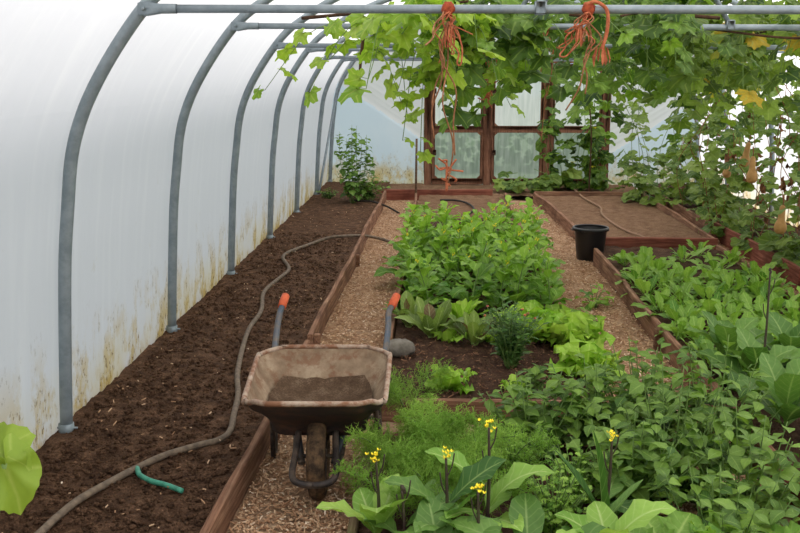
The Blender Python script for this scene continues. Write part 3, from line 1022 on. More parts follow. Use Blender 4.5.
# ================================================================= BUCKET, STONE
def bucket():
    c = gz(592, 260, ZP)
    r = empty('bucket', (1.42, 9.20, ZP + 0.005), 0.4, 'black plastic bucket standing by the corner of the bare far bed', 'bucket')
    r.scale = (0.94, 0.94, 0.92)
    m_ = MB()
    lathe(m_, [(0.001, 0.0), (0.125, 0.0), (0.135, 0.01), (0.168, 0.33), (0.17, 0.335)], 32)
    lathe(m_, [(0.168, 0.33), (0.132, 0.02), (0.001, 0.015)], 32)
    m_.build('body', 'black_plastic', r)
    m_ = MB()
    lathe(m_, [(0.168, 0.345), (0.168, 0.33), (0.184, 0.315), (0.188, 0.318), (0.188, 0.342), (0.182, 0.35), (0.172, 0.35), (0.168, 0.345)], 32)
    m_.build('rim', 'black_plastic', r)
    m_ = MB()
    lathe(m_, [(0.001, 0.25), (0.08, 0.255), (0.158, 0.245)], 24)
    m_.build('soil', 'soil_bed', r)
    m_ = MB()
    a = np.linspace(0, PI, 16)
    tube(m_, np.stack([0.19 * np.cos(a), 0.05 + 0.11 * np.sin(a), 0.335 - 0.05 * np.sin(a)], 1), 0.004, 6)
    m_.build('handle', 'galv', r)


bucket()
m_ = MB()
blob(m_, (0, 0, 0), 0.075, 3, 1.3, 0.9, 0.75, 0, 14, 9, amp=0.22)
o = m_.build('stone', 'stone')
o.location = (-0.27, 5.62, 0.035)
tag(o, 'grey stone at the edge of the lettuce bed behind the wheelbarrow', 'stone')


# ================================================================= WHEELBARROW
def rrect(hx, y0, y1, rc, n=7):
    pts = []
    for cx, cy, a0 in ((hx - rc, y1 - rc, 0), (-hx + rc, y1 - rc, 90), (-hx + rc, y0 + rc, 180), (hx - rc, y0 + rc, 270)):
        for k_ in range(n):
            a = math.radians(a0 + 90 * k_ / (n - 1))
            pts.append((cx + rc * math.cos(a), cy + rc * math.sin(a)))
    return np.array(pts)


def barrow():
    r = empty('wheelbarrow', (-0.53, 3.80, ZP + 0.005), math.radians(2.9), 'rusty old wheelbarrow with orange grips parked on the wood chip path', 'wheelbarrow')
    # tray: loft from rim to bottom, front rim wider than the back
    lev = np.linspace(0, 1, 9)
    rim = rrect(0.30, -0.27, 0.50, 0.13)
    fr_ = np.clip((0.02 - rim[:, 1]) / 0.29, 0, 1)
    rim[:, 0] *= 1 - 0.16 * fr_ ** 2          # the lip narrows and rounds towards the wheel
    rim[:, 1] += 0.05 * fr_ * (np.abs(rim[:, 0]) / 0.28) ** 2.5
    bot = rrect(0.20, 0.0, 0.36, 0.09)

    def zrim(x, y):
        return 0.508 + 0.01 * (y > 0.3) + 0.012 * math.cos(x * 9) - 0.015 * (abs(x) > 0.24) * (y < 0)

    def tray(off):
        rows = []
        for t in lev:
            s = math.sin(t * PI / 2) ** 1.25
            xy = rim * (1 - s) + bot * s
            for (x, y) in xy:
                zr = zrim(x, y)
                z = zr + (0.285 - zr) * t ** 0.85
                d = np.array([x, y - 0.12])
                d = d / (np.linalg.norm(d) + 1e-9) * off
                rows.append((x + d[0], y + d[1], z - off * 0.8 * (t > 0.05)))
        return np.array(rows)
    k_ = len(rim)
    for nm, off, mat in (('tray', 0.0, 'tray_in'),):
        m_ = MB()
        for o_, mi in ((0.0, 0), (0.006, 1)):
            V = tray(o_)
            q = [(i * k_ + j, i * k_ + (j + 1) % k_, (i + 1) * k_ + (j + 1) % k_, (i + 1) * k_ + j) for i in range(len(lev) - 1) for j in range(k_)]
            if mi == 0:
                q = [f_[::-1] for f_ in q]
            c = np.array([[0, 0.18, 0.283 - o_]])
            n0 = (len(lev) - 1) * k_
            t = [(n0 + j, n0 + (j + 1) % k_, len(V)) for j in range(k_)]
            m_.add(np.vstack([V, c]), t, q, mat=mi)
        m_.build('tray', ['tray_in', 'tray_out'], r)
    m_ = MB()
    rp = np.array([(x * 1.015, (y - 0.12) * 1.015 + 0.12, zrim(x, y) + 0.003) for x, y in rim])
    rp = np.vstack([rp, rp[:2]])
    tube(m_, catmull(rp, 2), 0.0115, 8, cap=False)
    m_.build('rim', 'rim', r)
    # mud dried in the tray
    m_ = MB()
    g = 22
    V = []
    for i in range(g + 1):
        for j in range(g + 1):
            u, v = i / g * 2 - 1, j / g * 2 - 1
            # square to disc, so that the patch follows the tray's rounded bottom
            x = u * (0.4 + 0.6 * math.sqrt(1 - v * v / 2))
            y = v * (0.4 + 0.6 * math.sqrt(1 - u * u / 2))
            rr_ = min(1.25, math.hypot(x, y))
            z = 0.352 + 0.045 * rr_ ** 3 + 0.025 * float(fbm(np.array(x * 4.), np.array(y * 4.), 4))
            V.append((x * 0.228, 0.155 + y * 0.262, z))
    m_.add(V, None, [(i * (g + 1) + j, (i + 1) * (g + 1) + j, (i + 1) * (g + 1) + j + 1, i * (g + 1) + j + 1) for i in range(g) for j in range(g)])
    m_.build('dried_mud', 'mud', r)
    # two shaft tubes: wheel guard loop in front, up under the tray, out to the grips
    for s, nm in ((-1, 'shaft'), (1, 'shaft')):
        pts = [(s * 0.07, -0.02, 0.16), (s * 0.085, 0.04, 0.21), (s * 0.11, 0.14, 0.262), (s * 0.17, 0.34, 0.285), (s * 0.235, 0.52, 0.33), (s * 0.275, 0.75, 0.41),
               (s * 0.29, 0.98, 0.475), (s * 0.292, 1.12, 0.525), (s * 0.296 + 0.012, 1.17, 0.555)]
        m_ = MB()
        tube(m_, catmull(pts, 6), 0.0165, 10)
        sh = m_.build(nm, 'tube', r)
        m_ = MB()
        tube(m_, [(s * 0.296 + 0.01, 1.165, 0.55), (s * 0.30 + 0.02, 1.205, 0.572), (s * 0.304 + 0.032, 1.245, 0.594), (s * 0.304 + 0.034, 1.25, 0.597)], [0.0225, 0.0235, 0.0225, 0.012], 10)
        m_.build('grip', 'orange', sh)['label'] = 'orange rubber grip'
        # fork arm from under the tray to the loop
        m_ = MB()
        tube(m_, catmull([(s * 0.078, -0.04, 0.31), (s * 0.083, -0.12, 0.25), (s * 0.09, -0.2, 0.205), (s * 0.078, -0.25, 0.186), (s * 0.04, -0.272, 0.178), (0, -0.276, 0.176)], 6), 0.014, 10)
        m_.build('wheel_guard', 'tube_dark', r)
        # leg: V of two bars joined at the foot
        m_ = MB()
        tube(m_, catmull([(s * 0.235, 0.34, 0.30), (s * 0.245, 0.385, 0.15), (s * 0.25, 0.42, 0.015), (s * 0.25, 0.45, 0.008), (s * 0.25, 0.48, 0.02), (s * 0.25, 0.53, 0.16), (s * 0.24, 0.58, 0.34)], 5), 0.013, 8)
        m_.build('leg', 'tube_dark', r)
        m_ = MB()
        tube(m_, [(s * 0.10, 0.0, 0.185), (s * 0.11, 0.16, 0.262)], 0.010, 8)
        tube(m_, [(s * 0.088, -0.13, 0.21), (s * 0.10, 0.0, 0.185)], 0.010, 8)
        m_.build('axle_stay', 'tube_dark', r)
    m_ = MB()
    tube(m_, [(-0.26, 0.45, 0.19), (0.26, 0.45, 0.19)], 0.010, 8)
    m_.build('cross_brace', 'tube_dark', r)
    w = MB()
    a = np.linspace(0, 2 * PI, 13)
    lathe(w, [(0.145 + 0.043 * math.cos(t), 0.040 * math.sin(t)) for t in a], 36, axis='x', c=(0, 0, 0.185))
    wo = w.build('wheel', 'rubber', r)
    m_ = MB()
    lathe(m_, [(0.012, -0.035), (0.03, -0.035), (0.04, -0.012), (0.10, -0.014), (0.112, -0.03), (0.112, 0.03), (0.10, 0.014), (0.04, 0.012), (0.03, 0.035), (0.012, 0.035)], 28, axis='x', c=(0, 0, 0.185))
    m_.build('wheel_rim', 'tube_dark', wo)
    m_ = MB()
    tube(m_, [(-0.105, 0, 0.185), (0.105, 0, 0.185)], 0.009, 8)
    m_.build('axle', 'tube_dark', wo)


barrow()

# ================================================================= PLANTS
def unit(v):
    v = np.asarray(v, float)
    return v / (np.linalg.norm(v) + 1e-9)


def rosette(mb, temps, n, L, elev0, elev1, r, base=(0, 0, 0), z0=0.0, z1=0.0, spread=0.02, mat=0, lv=0.25, phase=0.0):
    """leaves around a crown; the inner ones stand steeper"""
    P, X, N, S, Vv = [], [], [], [], []
    for i in range(n):
        t = i / max(1, n - 1)
        a = phase + i * 2.399 + r.normal(0, 0.25)
        el = math.radians(elev0 + (elev1 - elev0) * t + r.normal(0, 6))
        d = np.array([math.cos(a) * math.cos(el), math.sin(a) * math.cos(el), math.sin(el)])
        up = np.array([-math.cos(a) * math.sin(el), -math.sin(a) * math.sin(el), math.cos(el)])
        P.append((base[0] + math.cos(a) * spread, base[1] + math.sin(a) * spread, base[2] + z0 + (z1 - z0) * t))
        X.append(d)
        N.append(up + r.normal(0, 0.15, 3))
        S.append(L * (0.75 + 0.4 * r.random()) * (1 - 0.3 * t))
        Vv.append(np.clip(0.35 + 0.3 * t + r.normal(0, lv), 0, 1))
    inst(mb, temps, P, X, N, S, Vv, mat, r)


# ---- mustard greens: erect stems with paddle leaves
def mustard(seed, h):
    r = np.random.default_rng(seed)
    root = empty('mustard_plant')
    m_ = MB()
    lean = r.normal(0, 0.055, 2)
    st = catmull([(0, 0, -0.02), (lean[0] * 0.4, lean[1] * 0.4, h * 0.45), (lean[0], lean[1], h)], 6)
    tube(m_, st, np.linspace(0.007, 0.003, len(st)), 6)
    m_.build('stem', 'green_stalk', root)
    m_ = MB()
    P, X, N, S, V = [], [], [], [], []
    n = 27
    for i in range(n):
        t = i / (n - 1)
        p = st[min(len(st) - 1, int(t * 0.97 * len(st)))]
        a = i * 2.399 + r.normal(0, 0.3)
        el = math.radians(34 + 26 * t + r.normal(0, 15))
        P.append(p)
        X.append((math.cos(a) * math.cos(el), math.sin(a) * math.cos(el), math.sin(el)))
        N.append(np.array([-math.cos(a) * math.sin(el), -math.sin(a) * math.sin(el), math.cos(el)]) + r.normal(0, 0.2, 3))
        S.append((0.25 - 0.14 * t) * (0.65 + 0.6 * r.random()))
        V.append(np.clip(0.2 + 0.55 * t + r.normal(0, 0.15), 0, 1))
    inst(m_, T_mustard, P, X, N, S, V, 0, r)
    m_.build('foliage', 'l_mustard', root)
    m_ = MB()
    for j in range(6):
        blob(m_, st[-1] + r.normal(0, 0.007, 3) + (0, 0, 0.006), 0.005, j, 1, 1, 1.2, 0, 5, 4)
    m_.build('flower_bud', 'yellow_petal' if seed % 2 else 'l_lettuce', root)
    return root


def spread_copies(protos, spots, labels, cat, group=None, smin=0.85, smax=1.15, hold=None):
    used = set()
    for i, (x, y) in enumerate(spots):
        k_ = int(rng.integers(len(protos)))
        if i < len(protos):
            k_ = i
        o = protos[k_] if k_ not in used else copy_tree(protos[k_])
        used.add(k_)
        z = hold[i] if hold is not None else 0.0
        o.location = (x, y, z)
        o.rotation_euler = (0, 0, rng.random() * 2 * PI)
        s = smin + (smax - smin) * rng.random()
        o.scale = (s, s, s)
        tag(o, labels if isinstance(labels, str) else labels[i], cat, group)


spots = []
for iy in range(8):
    for ix in range(6):
        x = -0.26 + 1.0 * ix / 5 + rng.normal(0, 0.035)
        y = 6.75 + 0.34 * iy + rng.normal(0, 0.06)
        if ix == 0 and iy == 0:
            x += 0.08
        spots.append((x, y))
spread_copies([mustard(100 + i, h) for i, h in enumerate((0.36, 0.42, 0.45, 0.39))], spots,
              'tall bright mustard green with paddle leaves standing in the dense middle bed patch', 'leafy plant', 'mustard greens in the middle bed')


# ---- lettuces
def cos_lettuce(name, loc, L, n, label, seed, mat='l_cos', el=(35, 80)):
    r = np.random.default_rng(seed)
    root = empty(name, loc, 0, label, 'lettuce')
    m_ = MB()
    rosette(m_, T_cos, n, L, el[0], el[1], r, spread=0.02, lv=0.3)
    m_.build('foliage', mat, root)
    m_ = MB()
    blob(m_, (0, 0, 0.01), 0.028, seed, 1, 1, 1.1, 0, 8, 6)
    m_.build('stem', 'l_pale', root)


cos_lettuce('cos_lettuce', (-0.08, 6.02, 0), 0.30, 15, 'large bronze-tinged cos lettuce just right of the barrow grip', 1)
cos_lettuce('cos_lettuce', (0.20, 5.88, 0), 0.27, 13, 'bronze-tinged cos lettuce beside the dark flowering herb', 2)
cos_lettuce('cos_lettuce', (-0.24, 6.28, 0), 0.28, 13, 'olive cos lettuce directly behind the right barrow grip', 3)
cos_lettuce('cos_lettuce', (0.12, 6.42, 0), 0.24, 12, 'greener cos lettuce under the front edge of the mustard patch', 4, 'l_lettuce', (25, 70))


def frill_lettuce(loc, L, n, label, seed):
    r = np.random.default_rng(seed)
    root = empty('frilly_lettuce', loc, 0, label, 'lettuce')
    m_ = MB()
    rosette(m_, T_lettuce, n, L, 15, 78, r, spread=0.02, lv=0.3)
    m_.build('foliage', 'l_lettuce', root)
    m_ = MB()
    blob(m_, (0, 0, 0.0), 0.02, seed, 1, 1, 1.2, 0, 7, 5)
    m_.build('stem', 'l_pale', root)


frill_lettuce((0.58, 6.22, 0), 0.26, 24, 'frilly bright lettuce touching the mustard patch, behind two others', 11)
frill_lettuce((0.64, 5.98, 0), 0.25, 24, 'frilly bright lettuce right beside the dark flowering herb', 12)
frill_lettuce((0.82, 5.80, 0), 0.29, 24, 'largest frilly bright lettuce at the path edge of the middle bed', 13)
frill_lettuce((0.83, 5.30, 0), 0.24, 20, 'frilly bright lettuce nearest the soft green bushes', 14)
frill_lettuce((0.02, 4.98, 0), 0.16, 13, 'flat pale lettuce right of the barrow tray, by the cross board', 15)
frill_lettuce((0.40, 4.96, 0), 0.10, 9, 'small lettuce seedling in bare soil in front of the dark herb', 16)
frill_lettuce((0.13, 5.22, 0), 0.06, 6, 'tiny lettuce seedling on bare soil in front of the bronze lettuces', 17)
frill_lettuce((0.32, 5.9, 0), 0.13, 9, 'low bright lettuce between the bronze lettuce and the herb', 18)
frill_lettuce((0.03, 5.92, 0), 0.13, 9, 'low bright lettuce at the foot of the large bronze lettuce', 19)


# ---- herb bush with small flowers
def bush(name, loc, label, cat, seed, h, rad, nstem, temps, mat, Lf, per, stem_mat='green_stalk', flowers=None, lean=0.35, flow_n=10, elv=(5, 45), var=(0.4, 0.25), drop=0.0, group=None):
    r = np.random.default_rng(seed)
    root = empty(name, loc, 0, label, cat, group)
    ms, mf, mfl = MB(), MB(), MB()
    P, X, N, S, V = [], [], [], [], []
    tips = []
    for i in range(nstem):
        a = i * 2.399 + r.normal(0, 0.3)
        rr_ = rad * math.sqrt((i + 0.5) / nstem)
        hh = h * (0.75 + 0.3 * r.random()) * (1 - 0.35 * (rr_ / rad) ** 2)
        e = np.array([math.cos(a) * rr_, math.sin(a) * rr_, hh])
        b = np.array([math.cos(a) * rr_ * 0.15, math.sin(a) * rr_ * 0.15, -0.015])
        mid = b * 0.45 + e * 0.55
        mid[:2] = b[:2] + (e[:2] - b[:2]) * lean
        c = catmull([b, mid, e], 8)
        tube(ms, c, np.linspace(0.0045, 0.0018, len(c)), 5)
        tips.append(e)
        for j in range(per):
            t = 0.15 + 0.85 * (j + r.random() * 0.5) / per
            p = c[min(len(c) - 1, int(t * (len(c) - 1)))]
            aa = j * PI / 2 * 1.04 + r.normal(0, 0.5) + i
            el = math.radians(elv[0] + (elv[1] - elv[0]) * r.random()) - drop
            d = np.array([math.cos(aa) * math.cos(el), math.sin(aa) * math.cos(el), math.sin(el)])
            P.append(p)
            X.append(d)
            N.append(np.array([-math.cos(aa) * math.sin(el), -math.sin(aa) * math.sin(el), math.cos(el)]) + r.normal(0, 0.25, 3))
            S.append(Lf * (0.6 + 0.6 * r.random()) * (1.05 - 0.35 * t))
            V.append(np.clip(var[0] + 0.3 * (t - 0.5) + r.normal(0, var[1]), 0, 1))
    inst(mf, temps, P, X, N, S, V, 0, r)
    ms.build('stem', stem_mat, root)
    mf.build('foliage', mat, root)
    if flowers:
        for k_ in range(flow_n):
            e = tips[r.integers(len(tips))] + r.normal(0, 0.01, 3) + (0, 0, 0.015)
            fl = MB()
            blob(fl, e, 0.009, k_ + seed, 1, 1, 0.8, 0, 6, 4)
            fl.build('flower', flowers, root)
    return root


bush('pot_marigold', (0.40, 5.42, 0), 'dark leafy herb with small orange-brown flowers among the lettuces', 'herb', 31, 0.42, 0.21, 36, T_lance, 'l_herb', 0.075, 18, flowers='orange_petal', flow_n=9)
bush('nettle', (-1.22, 12.5, 0), 'tall upright nettle growing at the far end of the left bed', 'plant', 32, 1.12, 0.24, 9, T_ovate, 'l_nettle', 0.13, 34, lean=0.9, elv=(-25, 30))
bush('ground_weed', (-1.02, 12.75, 0), 'low spreading weed at the foot of the tall nettle', 'weed', 33, 0.34, 0.28, 16, T_ovate, 'l_nettle', 0.10, 12)
bush('ground_weed', (-1.6, 12.9, 0), 'low weed against the left wall near the furthest hoop', 'weed', 34, 0.16, 0.18, 10, T_ovate, 'l_weed', 0.08, 7)
bush('leaf_seedling', (1.17, 7.25, ZP), 'lone leafy seedling on the path by the rocket bed board', 'seedling', 35, 0.2, 0.1, 5, T_mustard, 'l_mustard', 0.15, 4)
bush('leaf_seedling', (0.98, 6.75, ZP), 'low pale seedling on the path in front of the mustard patch', 'seedling', 36, 0.13, 0.12, 6, T_mustard, 'l_mustard', 0.14, 4)
bush('leaf_seedling', (0.5, 4.98, 0), 'soft green seedling between the small lettuce and the bushes', 'seedling', 37, 0.15, 0.10, 6, T_ovate, 'l_physalis', 0.08, 6)

# ---- physalis bushes, near middle bed and over the path
PH = [(0.42, 4.10, 0.42, 0.30, 'soft green bush left of the others, next to the fennel'),
      (0.72, 4.32, 0.40, 0.30, 'soft green bush in the second row behind the tall flower stalks'),
      (1.02, 4.55, 0.42, 0.32, 'soft green bush spilling over the path towards the bright lettuces'),
      (1.26, 4.25, 0.50, 0.30, 'soft green bush against the right bed board below the broad leaves'),
      (0.98, 3.85, 0.50, 0.34, 'large soft green bush in the middle of the near bed'),
      (1.22, 3.60, 0.44, 0.30, 'soft green bush at the right above the pale lobed leaves'),
      (0.76, 3.62, 0.36, 0.28, 'soft green bush just behind the upright narrow leaf'),
      (1.02, 3.22, 0.34, 0.28, 'soft green bush nearest the bottom edge, between two lobed plants')]
for i, (x, y, h, rd, lb) in enumerate(PH):
    bush('cape_gooseberry', (x, y, 0 if x < 0.85 else ZP), lb, 'bush', 60 + i, h + (0.1 if x > 0.85 else 0), rd, 22, T_ovate, 'l_physalis', 0.105, 13, elv=(-30, 30), lean=0.6, group='soft green bushes in the near bed')
for i, (x, y, lb) in enumerate(((0.30, 3.72, 'fine-leaved parsley clump right of the tallest yellow flower stalk'), (0.52, 3.55, 'fine-leaved parsley clump under the soft green bushes'),
                                (0.42, 3.32, 'fine-leaved parsley clump behind the pale broad leaves'))):
    bush('parsley', (x, y, 0), lb, 'herb', 80 + i, 0.27, 0.17, 30, T_frilly, 'l_rocket', 0.05, 9, elv=(0, 50))


# ---- fennel: feathery fronds of fine threads
def fennel(seed, h, nf=11):
    r = np.random.default_rng(seed)
    root = empty('fennel_plant')
    ms, mf = MB(), MB()
    A, B, W, VV = [], [], [], []
    for f in range(nf):
        a = f * 2.399 + r.normal(0, 0.3)
        out = (0.10 + 0.20 * r.random()) * h / 0.4
        hh = h * (0.65 + 0.4 * r.random())
        c = catmull([(0, 0, -0.02), (math.cos(a) * out * 0.25, math.sin(a) * out * 0.25, hh * 0.5), (math.cos(a) * out * 0.7, math.sin(a) * out * 0.7, hh * 0.88),
                     (math.cos(a) * out * 1.25, math.sin(a) * out * 1.25, hh * (0.9 + 0.15 * r.random()))], 8)
        tube(ms, c, np.linspace(0.005, 0.0012, len(c)), 5)
        n = len(c)
        fv = r.random() * 0.5
        for i in range(6, n):
            t = i / (n - 1)
            tan = unit(c[min(i + 1, n - 1)] - c[max(i - 1, 0)])
            for s in range(3):
                d = unit(np.cross(tan, r.normal(size=3)) + tan * 0.6)
                L = 0.14 * (1.12 - t) + 0.03
                e = c[i] + d * L
                A.append(c[i]); B.append(e); W.append(0.0017); VV.append(fv + 0.2)
                for q_ in range(7):
                    uq = 0.15 + 0.85 * q_ / 7
                    pb = c[i] + d * L * uq
                    dd = unit(np.cross(d, r.normal(size=3)) + d * 0.9)
                    Lq = L * 0.42 * (1.1 - 0.5 * uq)
                    A.append(pb); B.append(pb + dd * Lq); W.append(0.0015); VV.append(fv + 0.1 + 0.4 * r.random())
                    for z_ in range(2):
                        pb2 = pb + dd * Lq * (0.3 + 0.3 * z_)
                        d3 = unit(np.cross(dd, r.normal(size=3)) + dd)
                        A.append(pb2); B.append(pb2 + d3 * Lq * 0.6); W.append(0.0013); VV.append(fv + 0.1 + 0.4 * r.random())
    A, B, W, VV = np.array(A), np.array(B), np.array(W), np.array(VV)
    # three-sided threads
    D = B - A
    U = np.cross(D, r.normal(size=D.shape))
    U /= np.linalg.norm(U, axis=1)[:, None] + 1e-9
    Wv = np.cross(D / (np.linalg.norm(D, axis=1)[:, None] + 1e-9), U)
    k_ = len(A)
    V = np.stack([A + U * W[:, None], A + (-0.5 * U + 0.87 * Wv) * W[:, None], A + (-0.5 * U - 0.87 * Wv) * W[:, None], B], 1)
    tr = np.array([(0, 1, 3), (1, 2, 3), (2, 0, 3)])
    mf.add(V.reshape(-1, 3), (tr[None] + (np.arange(k_) * 4)[:, None, None]).reshape(-1, 3), None, var=np.repeat(np.clip(VV, 0, 1), 4))
    ms.build('stem', 'green_stalk', root)
    mf.build('foliage', 'l_fennel', root)
    return root


FS = [(-0.17, 4.44, 'feathery fennel between the two cross boards, right of the tray'), (0.08, 3.62, 'feathery fennel in the middle of the near bed behind the yellow flowers'),
      (-0.05, 3.78, 'feathery fennel right beside the barrow tray'), (-0.19, 3.36, 'feathery fennel leaning over the path beside the barrow wheel'),
      (-0.04, 3.58, 'feathery fennel behind the left yellow flower stalk'), (0.24, 3.66, 'feathery fennel against the soft green bushes'),
      (0.14, 3.40, 'feathery fennel between the two tallest yellow flower stalks'),
      (0.0, 3.34, 'feathery fennel directly behind the second yellow flower stalk'), (-0.2, 3.66, 'feathery fennel at the mossy board, behind the leftmost flower stalk')]
pf = [fennel(200, 0.38, 3), fennel(201, 0.32, 6), fennel(202, 0.34, 6)]
spread_copies(pf, [(a, b) for a, b, _ in FS], [c for _, _, c in FS], 'fennel', None, 0.8, 1.02)


# ---- rocket bed
def rocket(seed, L, n):
    r = np.random.default_rng(seed)
    root = empty('rocket_plant')
    m_ = MB()
    rosette(m_, T_rocket, n, L, 30, 82, r, spread=0.02, lv=0.3)
    m_.build('foliage', 'l_rocket', root)
    m_ = MB()
    blob(m_, (0, 0, 0.005), 0.014, seed, 1, 1, 1.4, 0, 6, 5)
    m_.build('stem', 'green_stalk', root)
    return root


spots = []
for iy in range(19):
    for ix in range(6):
        y = 5.0 + 0.22 * iy + rng.normal(0, 0.05)
        x = 1.58 + 0.99 * ix / 5 + rng.normal(0, 0.05)
        if (y > 8.0 and rng.random() < 0.6) or (y > 6.3 and rng.random() < 0.15):
            continue
        spots.append((x, y))
spread_copies([rocket(300 + i, 0.21 + 0.03 * (i % 2), 12) for i in range(4)], spots, 'leafy young rocket plant with lobed leaves in the right bed', 'leafy plant', 'rocket plants in the right bed', 0.8, 1.2)


# ---- broad leaved plants: every big leaf its own part
def big_plant(name, loc, label, leaves, mat, seed, stalk=None, flower=False, temps=None, cat='leafy plant', stalk_mat='purple_stalk'):
    """leaves: list of (azimuth deg, elevation deg, length, base height); stalk: (dx, dy, height)"""
    r = np.random.default_rng(seed)
    root = empty(name, loc, 0, label, cat)
    for az, el, L, z in leaves:
        a, e = math.radians(az), math.radians(el)
        m_ = MB()
        t = (temps or T_broad)[r.integers(len(temps or T_broad))]
        base = np.array([0.0, 0.0, z])
        if stalk:
            base = np.array([stalk[0] * z / stalk[2], stalk[1] * z / stalk[2], z])
        inst(m_, [t], [base], [(math.cos(a) * math.cos(e), math.sin(a) * math.cos(e), math.sin(e))],
             [np.array([-math.cos(a) * math.sin(e), -math.sin(a) * math.sin(e), math.cos(e)]) + r.normal(0, 0.15, 3)], [L], [r.random()], 0, r)
        m_.build('leaf', mat, root)
    if stalk:
        m_ = MB()
        c = catmull([(0, 0, -0.02), (stalk[0] * 0.5 + 0.008, stalk[1] * 0.5, stalk[2] * 0.5), stalk], 8)
        tube(m_, c, np.linspace(0.0085, 0.0045, len(c)), 7)
        for k_ in range(2):
            p = c[int(len(c) * (0.62 + 0.16 * k_))]
            s_ = 1 if k_ else -1
            tube(m_, catmull([p, p + (s_ * 0.018, 0, 0.04), p + (s_ * 0.026, 0, 0.09)], 5), 0.0028, 5)
        m_.build('stalk', stalk_mat, root)
        if flower:
            m_ = MB()
            for k_ in range(9):
                cpt = np.array(stalk) + r.normal(0, 1, 3) * (0.011, 0.011, 0.013) + (0, 0, 0.008)
                for pz in range(4):
                    a = pz * PI / 2 + r.random()
                    d = np.array([math.cos(a), math.sin(a), 0.9])
                    inst(m_, [T_ovate[0]], [cpt], [d], [(math.cos(a), math.sin(a), -0.6)], [0.012], [0.5], 0, r)
            m_.build('flower_head', 'yellow_petal', root)['label'] = 'yellow flower cluster'
        else:
            m_ = MB()
            for k_ in range(5):
                blob(m_, np.array(stalk) + r.normal(0, 0.006, 3), 0.006, k_, 1, 1, 1.6, 0, 5, 4)
            m_.build('bud', stalk_mat, root)
    return root


def at(px, py, Y):
    return gy(px, py, Y)


def flower_stalk(px, ptop, Y, label, leaves, seed, mat='l_pale', flower=True, lean=0.0):
    b = at(px, 300, Y)
    t = at(px, ptop, Y)
    big_plant('flowering_mustard', (b[0], Y, 0), label, leaves, mat, seed, (t[0] - b[0] + lean, 0.0, t[2]), flower)


flower_stalk(376, 460, 3.12, 'yellow-flowered mustard furthest left, beside the wood chip path', [(190, 52, 0.26, 0.08), (265, 78, 0.26, 0.08), (60, 60, 0.24, 0.08), (320, 68, 0.26, 0.06), (120, 50, 0.22, 0.06)], 401)
flower_stalk(402, 490, 3.05, 'short budding mustard stalk between the two left yellow-flowered ones', [(280, 45, 0.2, 0.12), (20, 35, 0.24, 0.14), (150, 40, 0.2, 0.1)], 402, 'l_kale', False)
flower_stalk(446, 458, 3.1, 'yellow-flowered mustard second from the left in the near bed', [(175, 48, 0.25, 0.18), (10, 50, 0.28, 0.2), (250, 62, 0.24, 0.08), (330, 70, 0.26, 0.08), (100, 45, 0.26, 0.08)], 403, 'l_kale')
flower_stalk(489, 428, 3.18, 'tallest yellow-flowered mustard, standing against the fennel', [(15, 62, 0.32, 0.14), (160, 35, 0.26, 0.25), (300, 40, 0.24, 0.1), (230, 30, 0.24, 0.14), (60, 40, 0.22, 0.12)], 404)
flower_stalk(612, 440, 3.35, 'yellow-flowered mustard on the right, in front of the soft green bushes', [(60, 40, 0.22, 0.1), (300, 35, 0.2, 0.1)], 405, 'l_kale')
flower_stalk(478, 492, 3.02, 'short side stalk of mustard with a small yellow flower near the bottom edge', [(40, 62, 0.2, 0.06), (200, 60, 0.2, 0.08)], 406, 'l_kale')
x = at(612, 500, 3.0)[0]
big_plant('broad_leaf_plant', (x, 3.0, 0.06), 'pale broad-leaved plant at the bottom edge with one arching leaf', [(265, 66, 0.25, 0.0), (200, 40, 0.24, 0.02), (15, 62, 0.30, 0.04), (310, 40, 0.22, 0.0), (100, 60, 0.24, 0.0), (150, 50, 0.24, 0.02)], 'l_pale', 411)
x = at(606, 480, 3.22)[0]
big_plant('broad_leaf_plant', (x, 3.22, 0.0), 'narrow upright-leaved plant rising between the bushes and the pale leaves', [(190, 86, 0.44, 0.02), (170, 58, 0.32, 0.10), (30, 40, 0.22, 0.1)], 'l_kale', 412, temps=[strip_leaf(0.17, 10, 0.15, 0.5, 0.05, 2, 0.45, seed=3, nv=3)])
x = at(530, 520, 2.95)[0]
big_plant('broad_leaf_plant', (x, 2.95, 0.0), 'broad blue-green leaved plant at the bottom edge under the parsley', [(170, 35, 0.3, 0.08), (10, 30, 0.32, 0.08), (250, 40, 0.28, 0.06), (90, 45, 0.28, 0.08), (215, 50, 0.26, 0.08), (320, 50, 0.28, 0.06)], 'l_kale', 413)
x = at(440, 525, 2.9)[0]
big_plant('broad_leaf_plant', (x, 2.9, 0.0), 'broad-leaved plant at the bottom edge under the left flower stalks', [(170, 40, 0.28, 0.08), (30, 45, 0.3, 0.06), (250, 40, 0.26, 0.06), (100, 55, 0.28, 0.06), (330, 40, 0.26, 0.05)], 'l_kale', 414)
for px, py, Y, lb, sd in ((668, 520, 3.0, 'pale lobed-leaf plant at the bottom edge right of the arching leaf', 421), (750, 525, 3.05, 'pale lobed-leaf plant at the bottom edge under the rightmost bush', 422)):
    p = at(px, py, Y)
    big_plant('lobed_leaf_plant', (p[0], Y, 0.05), lb, [(a, 30 + (i * 37) % 35, 0.24, 0.02) for i, a in enumerate(range(10, 370, 45))], 'l_rocket', sd, temps=T_frilly)
